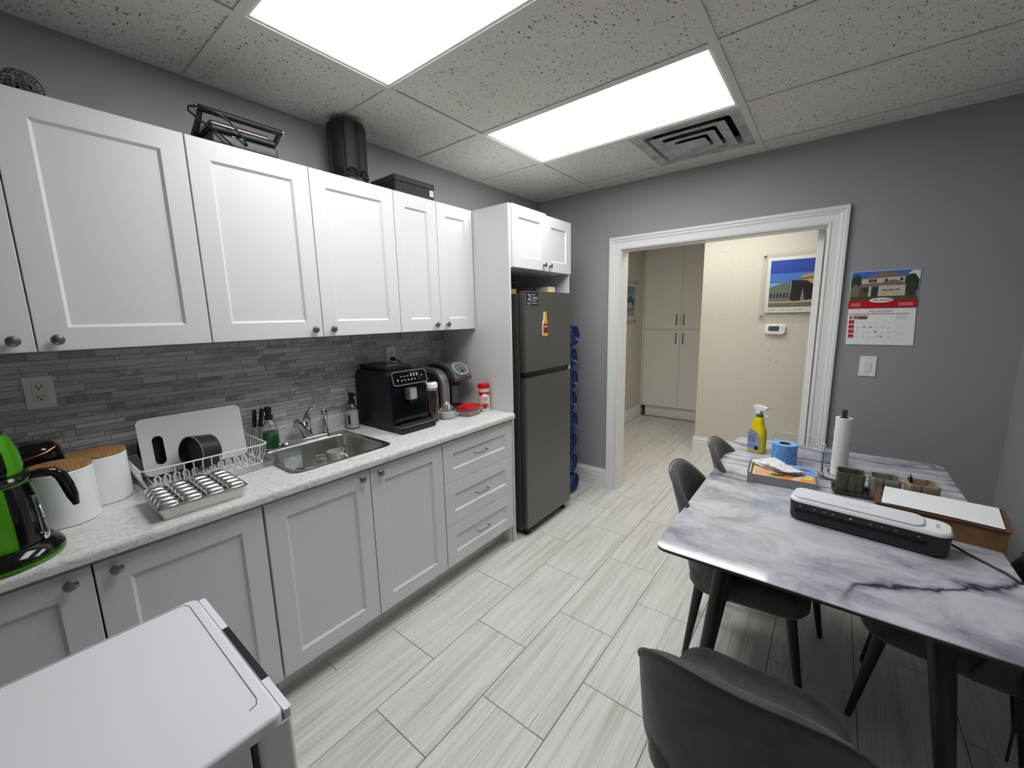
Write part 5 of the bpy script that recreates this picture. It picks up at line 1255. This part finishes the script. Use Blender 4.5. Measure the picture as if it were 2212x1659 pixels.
# cardboard box with paper
bb = thing('cardboard_box', 'shallow open cardboard box holding white paper at the table edge', 'box', (2.588, 2.085, T0), -0.12)
m = M(); hx, hy, hz = 0.164, 0.105, 0.072
for (a, b) in (((-hx, -hy), (hx, -hy + 0.004)), ((-hx, hy - 0.004), (hx, hy)), ((-hx, -hy + 0.004), (-hx + 0.004, hy - 0.004)), ((hx - 0.004, -hy + 0.004), (hx, hy - 0.004))):
    m.box((a[0], a[1], 0.0003), (b[0], b[1], hz))
m.box((-hx + 0.004, -hy + 0.004, 0.0003), (hx - 0.004, hy - 0.004, 0.004)); m.build('walls', cardboard, bb)
m = M(); m.loft([[(x, y, z) for y, z in ((-hy + 0.006, 0.004), (hy - 0.006, 0.004), (hy - 0.006, hz - 0.012), (-hy + 0.006, hz - 0.012))] for x in (-hx + 0.006, hx - 0.006)]); m.build('paper_stack', paper_m, bb)
rgc = random.Random(9)
def strip(p0, p1, wdt, name):
    n_ = 14; d = Vector(p1) - Vector(p0); nrm = Vector((-d.y, d.x, 0)).normalized(); lo2 = []
    for i in range(n_ + 1):
        q = Vector(p0) + d * i / n_ + nrm * rgc.uniform(-0.0015, 0.0015); zz = hz + 0.001 + rgc.uniform(0, 0.004)
        lo2.append([q - nrm * wdt * 0.5 + Vector((0, 0, zz - 0.004)), q + nrm * wdt * 0.5 + Vector((0, 0, zz - 0.006)), q + nrm * wdt * 0.5 + Vector((0, 0, zz - 0.003)), q - nrm * wdt * 0.5 + Vector((0, 0, zz))])
    M().loft(lo2).build(name, card_dark, bb)
strip((-hx, -hy, 0.001), (hx, -hy, 0.001), 0.016, 'torn_edge'); strip((-hx, -hy, 0.001), (-hx, hy, 0.001), 0.016, 'torn_edge'); strip((hx, -hy, 0.001), (hx, hy, 0.001), 0.016, 'torn_edge'); strip((-hx, hy, 0.001), (hx, hy, 0.001), 0.010, 'torn_edge')
m = M(); m.box((-hx - 0.0006, -hy, 0.002), (-hx - 0.0001, hy, hz)); m.build('pale_side', card_light, bb)
m = M(); nx = 12; lo3 = []
for i in range(nx + 1):
    u = i / nx; x = -hx + 0.014 + (2 * hx - 0.022) * u
    lo3.append([(x, -hy + 0.012, hz + 0.003 + 0.002 * math.sin(3 * u)), (x, hy - 0.008, hz + 0.005 + 0.004 * u), (x, hy - 0.008, hz + 0.0056 + 0.004 * u), (x, -hy + 0.012, hz + 0.0036 + 0.002 * math.sin(3 * u))])
m.loft(lo3); m.build('top_sheet', paper_m, bb)
# ------------------------------------------------------------------ on the doorway wall
def on_back(x, z, d): return (x, BY - 0.0008 - d, z)
cl = thing('wall_calendar', 'November wall calendar with a house photograph and red banner', 'calendar', (2.440, BY - 0.0008, 1.34))
cx0, cx1, cz0, cz1, czm = -0.150, 0.148, 0.0, 0.432, 0.218
def cpts(x0, x1, z0, z1): return [(x0, z0), (x1, z0), (x1, z1), (x0, z1)]
def sheet(parent, pts, d0, d1, name, mat):
    return M().loft([[(x, -d, z) for x, z in pts] for d in (d0, d1)]).build(name, mat, parent)
up = sheet(cl, cpts(-0.152, 0.147, czm - 0.001, cz1), 0.0, 0.004, 'photo_page', paper_m)
lo_p = M(); lo_p.loft([[(x + 0.004 * (1 - z / czm), -d, z) for x, z in [(cx0, 0), (cx1 + 0.004, 0.0), (cx1, czm), (cx0, czm)]] for d in (0.0, 0.004)]); low = lo_p.build('month_page', paper_m, cl)
def C_(name, c, r=0.35): return MATS.get(name) or P(name, c, r)
sky_b = C_('calendar sky', (64, 112, 196)); cloud = C_('cloud white', (222, 228, 236)); tree = C_('tree green', (44, 66, 36)); roof = C_('roof taupe', (132, 116, 98)); siding = C_('siding cream', (204, 192, 172)); garage = C_('garage tan', (206, 186, 158)); stone_p = C_('porch shade', (92, 84, 72)); lawn = C_('lawn green', (66, 92, 40)); drive = C_('drive grey', (86, 88, 98)); winp = C_('window dark', (58, 60, 66)); redban = C_('red banner', (190, 22, 38)); fence_p = C_('fence brown', (74, 62, 44))
def pr_(parent, polys, d0=0.0042):
    for i, (pts, mat) in enumerate(polys): sheet(parent, pts, d0 + 0.00016 * i, d0 + 0.00016 * i + 0.0001, 'print', mat)
zb = 0.262
def hs(u, v_): return (-0.150 + 0.295 * u, zb + (cz1 - 0.002 - zb) * v_)   # picture coordinates
def poly(*a): return [hs(*q) for q in a]
pr_(up, [
 (poly((0, 0), (1, 0), (1, 1), (0, 1)), sky_b), (poly((0.80, 0.72), (1, 0.62), (1, 0.96), (0.90, 0.98), (0.84, 0.86)), cloud), (poly((0.13, 0.62), (0.30, 0.70), (0.30, 0.6)), cloud),
 (poly((0, 0.22), (0.16, 0.22), (0.17, 0.75), (0.10, 0.92), (0.03, 0.86), (0, 0.7)), tree), (poly((0.80, 0.30), (1, 0.30), (1, 0.66), (0.93, 0.86), (0.84, 0.84), (0.79, 0.70)), tree), (poly((0.84, 0.10), (0.97, 0.12), (0.97, 0.62), (0.84, 0.56)), fence_p),
 (poly((0, 0.08), (0.15, 0.10), (0.15, 0.45), (0.07, 0.60), (0, 0.42)), C_('bush grey', (118, 116, 96))),
 (poly((0, 0), (1, 0), (1, 0.14), (0, 0.14)), lawn), (poly((0.40, 0.02), (0.86, 0.02), (0.80, 0.16), (0.46, 0.16)), drive),
 (poly((0.16, 0.56), (0.80, 0.58), (0.80, 0.78), (0.16, 0.76)), siding), (poly((0.15, 0.74), (0.50, 0.98), (0.84, 0.79)), roof),
 (poly((0.14, 0.12), (0.80, 0.12), (0.80, 0.50), (0.14, 0.50)), stone_p), (poly((0.43, 0.14), (0.82, 0.14), (0.82, 0.50), (0.43, 0.50)), siding), (poly((0.46, 0.14), (0.76, 0.14), (0.76, 0.36), (0.46, 0.36)), garage),
 (poly((0.12, 0.46), (0.44, 0.48), (0.44, 0.60), (0.16, 0.58)), roof), (poly((0.42, 0.50), (0.86, 0.52), (0.64, 0.70), (0.46, 0.60)), roof),
 (poly((0.27, 0.62), (0.31, 0.62), (0.31, 0.73), (0.27, 0.73)), winp), (poly((0.32, 0.62), (0.345, 0.62), (0.345, 0.73), (0.32, 0.73)), winp), (poly((0.355, 0.62), (0.385, 0.62), (0.385, 0.73), (0.355, 0.73)), winp), (poly((0.51, 0.62), (0.545, 0.62), (0.545, 0.73), (0.51, 0.73)), winp), (poly((0.73, 0.64), (0.77, 0.64), (0.77, 0.74), (0.73, 0.74)), winp),
 (poly((0.48, 0.33), (0.56, 0.33), (0.56, 0.36), (0.48, 0.36)), winp), (poly((0.58, 0.335), (0.65, 0.335), (0.65, 0.365), (0.58, 0.365)), winp), (poly((0.67, 0.34), (0.74, 0.34), (0.74, 0.37), (0.67, 0.37)), winp),
 (poly((0.20, 0.28), (0.27, 0.28), (0.27, 0.44), (0.20, 0.44)), winp), (poly((0.34, 0.16), (0.40, 0.16), (0.40, 0.44), (0.34, 0.44)), winp), (poly((0.28, 0.14), (0.32, 0.14), (0.32, 0.48), (0.28, 0.48)), siding)])
sheet(up, cpts(-0.152, 0.147, czm, zb + 0.002), 0.0090, 0.0092, 'red_banner', redban)
sheet(up, [(-0.006 + 0.052 * math.cos(a), 0.262 + 0.014 * math.sin(a)) for a in [2 * PI * i / 32 for i in range(32)]], 0.0093, 0.0095, 'logo_oval', paper_m)
m = M(); m.loft([[(x, -d, z) for x, z in ((-0.046, 0.257), (-0.030, 0.270), (-0.016, 0.259), (-0.020, 0.257), (-0.030, 0.2655), (-0.040, 0.257))] for d in (0.0096, 0.0097)]); m.loft([[(x, -d, z) for x, z in ((-0.030, 0.257), (-0.026, 0.257), (-0.026, 0.262), (-0.030, 0.262))] for d in (0.0096, 0.0097)])
for (x0, x1, z_) in ((-0.012, 0.034, 0.263), (-0.014, 0.038, 0.258)): m.box((x0, -0.0097, z_), (x1, -0.0096, z_ + 0.0028))
m.build('logo', redp, up)
m = M()
for z_ in (0.243, 0.236, 0.229):
    m.box((-0.140, -0.0095, z_), (-0.098 + 0.006 * ((z_ * 500) % 1), -0.0093, z_ + 0.003)); m.box((0.078 - 0.010 * ((z_ * 300) % 1), -0.0095, z_), (0.132, -0.0093, z_ + 0.003))
m.build('banner_lines', C_('pink print', (232, 170, 172)), up)
m = M(); put_text(m, 'November', 0.024, lambda a, b: (0.000 + a, -0.0043, 0.191 + b), 'CENTER'); m.build('month_name', grey_ink, low)
m = M(); m.box((-0.142, -0.0043, 0.181), (0.063, -0.0041, 0.1845)); m.box((0.068, -0.0043, 0.181), (0.124, -0.0041, 0.1845)); m.build('red_rule', redban, low)
sheet(low, cpts(-0.140, -0.056, 0.152, 0.174), 0.0041, 0.0042, 'small_photo', C_('thumbnail print', (150, 122, 104)))
sheet(low, cpts(-0.128, -0.122, 0.152, 0.174), 0.0043, 0.0044, 'small_photo', paper_m); sheet(low, cpts(-0.095, -0.062, 0.153, 0.162), 0.0043, 0.0044, 'small_photo', C_('thumbnail dark', (84, 58, 46)))
for r_, (ds) in enumerate((('2', '3', '4', '5', '6', '7', '8'), ('9', '10', '11', '12', '13', '14', '15'), ('16', '17', '18', '19', '20', '21', '22'), ('23/30', '24', '25', '26', '27', '28', '29'))):
    zt_ = 0.124 - r_ * 0.0285
    sheet(low, cpts(-0.141 + 0.001 * r_, -0.116 + 0.001 * r_, zt_, zt_ + 0.0225), 0.0041, 0.0042, 'sunday_cell', redban)
    m = M(); put_text(m, ds[0], 0.0115 if r_ < 3 else 0.0075, lambda a, b: (-0.1285 + 0.001 * r_ + a, -0.0044, zt_ + 0.003 + b), 'CENTER'); m.build('date', paper_m, low)
    m = M()
    for q in range(1, 7): put_text(m, ds[q], 0.0115, lambda a, b: (-0.1285 + 0.029 * q + a, -0.0043, zt_ + 0.002 + b), 'CENTER')
    m.build('dates', grey_ink, low)
m = M(); put_text(m, '1', 0.0115, lambda a, b: (0.0455 + a, -0.0043, 0.153 + b), 'CENTER'); m.build('dates', grey_ink, low)
m = M()
for z_ in (0.172, 0.167, 0.162, 0.157, 0.152): m.box((0.070, -0.0043, z_), (0.120 - 0.008 * ((z_ * 777) % 1), -0.0041, z_ + 0.002))
for z_ in (0.106, 0.098, 0.078, 0.068, 0.060, 0.042, 0.032): m.box((0.076, -0.0043, z_), (0.110, -0.0041, z_ + 0.0012))
m.build('note_lines', pale_grey_ink, low)
for (x_, z_) in ((-0.066, 0.105), (-0.038, 0.105), (-0.016, 0.078), (0.010, 0.052)): sheet(low, [(x_ + 0.005 * math.cos(a) * 1.6, z_ + 0.003 * math.sin(a)) for a in [2 * PI * i / 10 for i in range(10)]], 0.0041, 0.0043, 'pen_mark', grey_ink)

sw = thing('light_switch', 'white rocker light switch below the calendar', 'light switch', (2.411, BY - 0.0006, 1.209))
m = M(); m.loft([[(x, -d, z) for x, z in rr(0, 0, 0.078 - i, 0.122 - i, 0.003, 3)] for d, i in ((0, 0), (0.004, 0), (0.006, 0.005))]); m.build('plate', white_pl, sw)
m = M(); m.loft([[(-0.0165, -0.0062, -0.0335), (0.0165, -0.0062, -0.0335), (0.0165, -0.0062, 0.0335), (-0.0165, -0.0062, 0.0335)], [(-0.0155, -0.0095, -0.0325), (0.0155, -0.0095, -0.0325), (0.0155, -0.0075, 0.0325), (-0.0155, -0.0075, 0.0325)]]); m.build('rocker', P('rocker white', (224, 224, 226), 0.3), sw)
for z in (0.048, -0.048):
    m = M(); m.lathe([(0.003, 0), (0.0028, 0.0008), (0.0005, 0.001)], 10); m.xf(TR(0, -0.0061, z) @ RXm(PI / 2)); m.build('screw', nickel, sw)

# open door leaf at the right of the doorway
dl_ = struct('door_1', M().box((2.098, BY + 0.132, 0.012), (2.134, 4.05, 2.070)), trim_white, 'white door leaf standing open at the right of the doorway')
for z in (0.35, 1.1, 1.85): M().box((2.1342, BY + 0.129, z - 0.045), (2.1372, BY + 0.165, z + 0.045)).build('hinge', nickel, dl_)

# ------------------------------------------------------------------ corridor
hc = thing('tall_cabinet', 'tall white cabinet with four flat doors at the end of the corridor', 'cabinet', (0.52, 6.35, 0))
M(hc).box((WX + 0.001, 6.082, 0.155), (1.068, 6.69, 2.55)).build('body', hall_white, hc)
M(hc).box((WX + 0.06, 6.105, 0.0), (1.068, 6.125, 0.154)).build('plinth', hall_white, hc)
M(hc).box((WX + 0.001, 6.058, 0.165), (-0.008, 6.0815, 2.55)).build('filler_strip', hall_white, hc)
for (x0, x1, hxp) in ((-0.004, 0.5145, 0.466), (0.5175, 1.0675, 0.562)):
    for (z0, z1, hz0) in ((0.172, 1.318, 1.12), (1.322, 2.545, 1.385)):
        d = M(hc).rbox((x0, 6.060, z0), (x1, 6.0805, z1), 0.0015, 1).build('door', hall_white, hc)
        m = M(hc); m.tube([(hxp, 6.060, hz0), (hxp, 6.036, hz0), (hxp, 6.032, hz0 + 0.006), (hxp, 6.032, hz0 + 0.134), (hxp, 6.036, hz0 + 0.140), (hxp, 6.060, hz0 + 0.140)], 0.0062, 8); m.build('handle', P('gunmetal', (98, 96, 94), 0.35, 0.9), d)

def framed(name, label, org, wdt, hgt, axis, polys, caption=None):
    """clear acrylic wall frame; local x runs along the wall, -y out of it"""
    t = thing(name, label, 'picture', org, 0.0 if axis == 'y' else PI / 2)
    e = 0.045
    m = M(); m.loft([[(x, -d, z) for x, z in cpts(-wdt / 2 - e, wdt / 2 + e, -e * 1.3, hgt + e)] for d in (0.018, 0.0225)]); m.build('acrylic_panel', P('clear acrylic', (250, 250, 248), 0.04, trans=1.0, ior=1.08), t)
    ph = M().loft([[(x, -d, z) for x, z in cpts(-wdt / 2, wdt / 2, 0, hgt)] for d in (0.0150, 0.0175)]).build('photo_sheet', paper_m, t)
    mx, mz = 0.028, 0.050
    def q_(u, v_): return (-wdt / 2 + mx + (wdt - 2 * mx) * (u if u in (0, 1) or axis == 'x' else u * 0.72), mz + (hgt - mz - 0.03) * v_)
    for i, (pts, mat) in enumerate(polys):
        M().loft([[(x, -d, z) for x, z in [q_(*p) for p in pts]] for d in (0.01755 + 0.00002 * i, 0.01756 + 0.00002 * i)]).build('print', mat, ph)
    if caption:
        m = M(); put_text(m, caption, 0.022, lambda a, b: (-wdt / 2 + mx + a, -0.0178, 0.018 + b)); m.build('caption', grey_ink, ph)
    for sx in (-1, 1):
        for zz in (-e * 0.7, hgt + e * 0.5):
            m = M(); m.lathe([(0.009, 0), (0.009, 0.018), (0.011, 0.0182), (0.011, 0.028), (0.008, 0.030), (0.001, 0.030)], 16); m.xf(TR(sx * (wdt / 2 + e * 0.55), 0, zz) @ RXm(PI / 2)); m.build('standoff', nickel, t)
    return t
R4 = lambda a, b, c, d: [(a, b), (c, b), (c, d), (a, d)]
bs1 = C_('photo deep blue', (52, 84, 186)); bs2 = C_('photo mid blue', (84, 132, 214)); bs3 = C_('photo pale blue', (130, 184, 226)); gwall = C_('photo green grey', (120, 128, 118)); dkw = C_('photo dark wall', (44, 42, 46)); tanb = C_('photo tan', (196, 172, 128)); road = C_('photo road', (132, 122, 112)); curb = C_('photo curb', (206, 194, 164))
framed('framed_photo', 'framed photograph of a low dark building under blue sky with caption', (1.985, 4.7690, 1.535), 0.62, 0.52, 'y', [
    (R4(0, 0, 1, 1), bs1), (R4(0, 0.35, 1, 0.72), bs2), (R4(0, 0.3, 1, 0.52), bs3),
    ([(0.62, 0.12), (1, 0.12), (1, 0.78), (0.62, 0.66)], tanb), ([(0.62, 0.57), (1, 0.66), (1, 0.69), (0.62, 0.60)], C_('photo brown line', (120, 90, 60))),
    ([(0, 0.14), (0.42, 0.12), (0.42, 0.56), (0, 0.44)], gwall), ([(0.42, 0.10), (0.86, 0.16), (0.86, 0.46), (0.72, 0.55), (0.44, 0.57)], dkw),
    (R4(0, 0, 1, 0.13), road), ([(0, 0.10), (0.5, 0.09), (1, 0.12), (1, 0.15), (0.5, 0.12), (0, 0.13)], curb)] + [([(0.03 + 0.065 * i, 0.20), (0.06 + 0.065 * i, 0.20), (0.06 + 0.065 * i, 0.31), (0.03 + 0.065 * i, 0.30)], dkw) for i in range(6)] + [(R4(0.40, 0.10, 0.45, 0.15), C_('photo orange', (226, 160, 50))), ([(0.62, 0.13), (0.70, 0.13), (0.67, 0.34), (0.66, 0.40), (0.645, 0.34)], C_('photo statue', (150, 146, 140))), (R4(0.87, 0.14, 0.93, 0.52), C_('photo window strip', (64, 60, 62)))], 'ZORRA MUNICIPAL CENTRE')
framed('framed_photo', 'framed photograph of a dark hill on the left corridor wall', (WX + 0.001, 5.36, 1.475), 0.66, 0.48, 'x', [
    (R4(0, 0, 1, 1), C_('photo haze blue', (150, 180, 206))), (R4(0, 0.7, 1, 1), C_('photo dusk blue', (110, 146, 182))),
    ([(0, 0.34), (1, 0.34), (1, 0.64), (0.9, 0.56), (0.8, 0.68), (0.6, 0.60), (0.4, 0.66), (0.2, 0.58), (0, 0.62)], C_('photo hill', (64, 64, 72))),
    (R4(0, 0, 1, 0.36), C_('photo pale ground', (176, 170, 158))), ([(0, 0.06), (1, 0.20), (1, 0.26), (0, 0.14)], C_('photo ground dark', (120, 110, 98))), (R4(0.55, 0.34, 0.85, 0.44), C_('photo houses', (206, 206, 206))), (R4(0.1, 0.34, 0.4, 0.42), C_('photo houses2', (130, 128, 126)))])

th_ = thing('thermostat', 'white digital thermostat below the framed building photograph', 'thermostat', (1.780, 4.7692, 1.372))
m = M(); m.loft([[(x, -d, z) for x, z in rr(0, 0, 0.172 - i, 0.098 - i, 0.028, 6)] for d, i in ((0, 0), (0.022, 0.002), (0.028, 0.012))]); m.build('housing', white_pl, th_)
m = M(); m.loft([[(x, -d, z) for x, z in rr(-0.012, 0.008, 0.090, 0.046, 0.003, 3)] for d in (0.0282, 0.0290)]); m.build('screen', P('lcd green grey', (72, 90, 80), 0.2), th_)
for x, z in ((0.056, 0.020), (0.066, 0.006), (0.056, -0.008)):
    m = M(); m.lathe([(0.007, 0), (0.007, 0.0012), (0.001, 0.0014)], 12); m.xf(TR(x, -0.0282, z) @ RXm(PI / 2)); m.build('button', pale_grey_ink, th_)
for x in (-0.042, -0.016, 0.010): M().rbox((x - 0.007, -0.0296, -0.032), (x + 0.007, -0.0282, -0.026), 0.0005, 1).build('button', pale_grey_ink, th_)
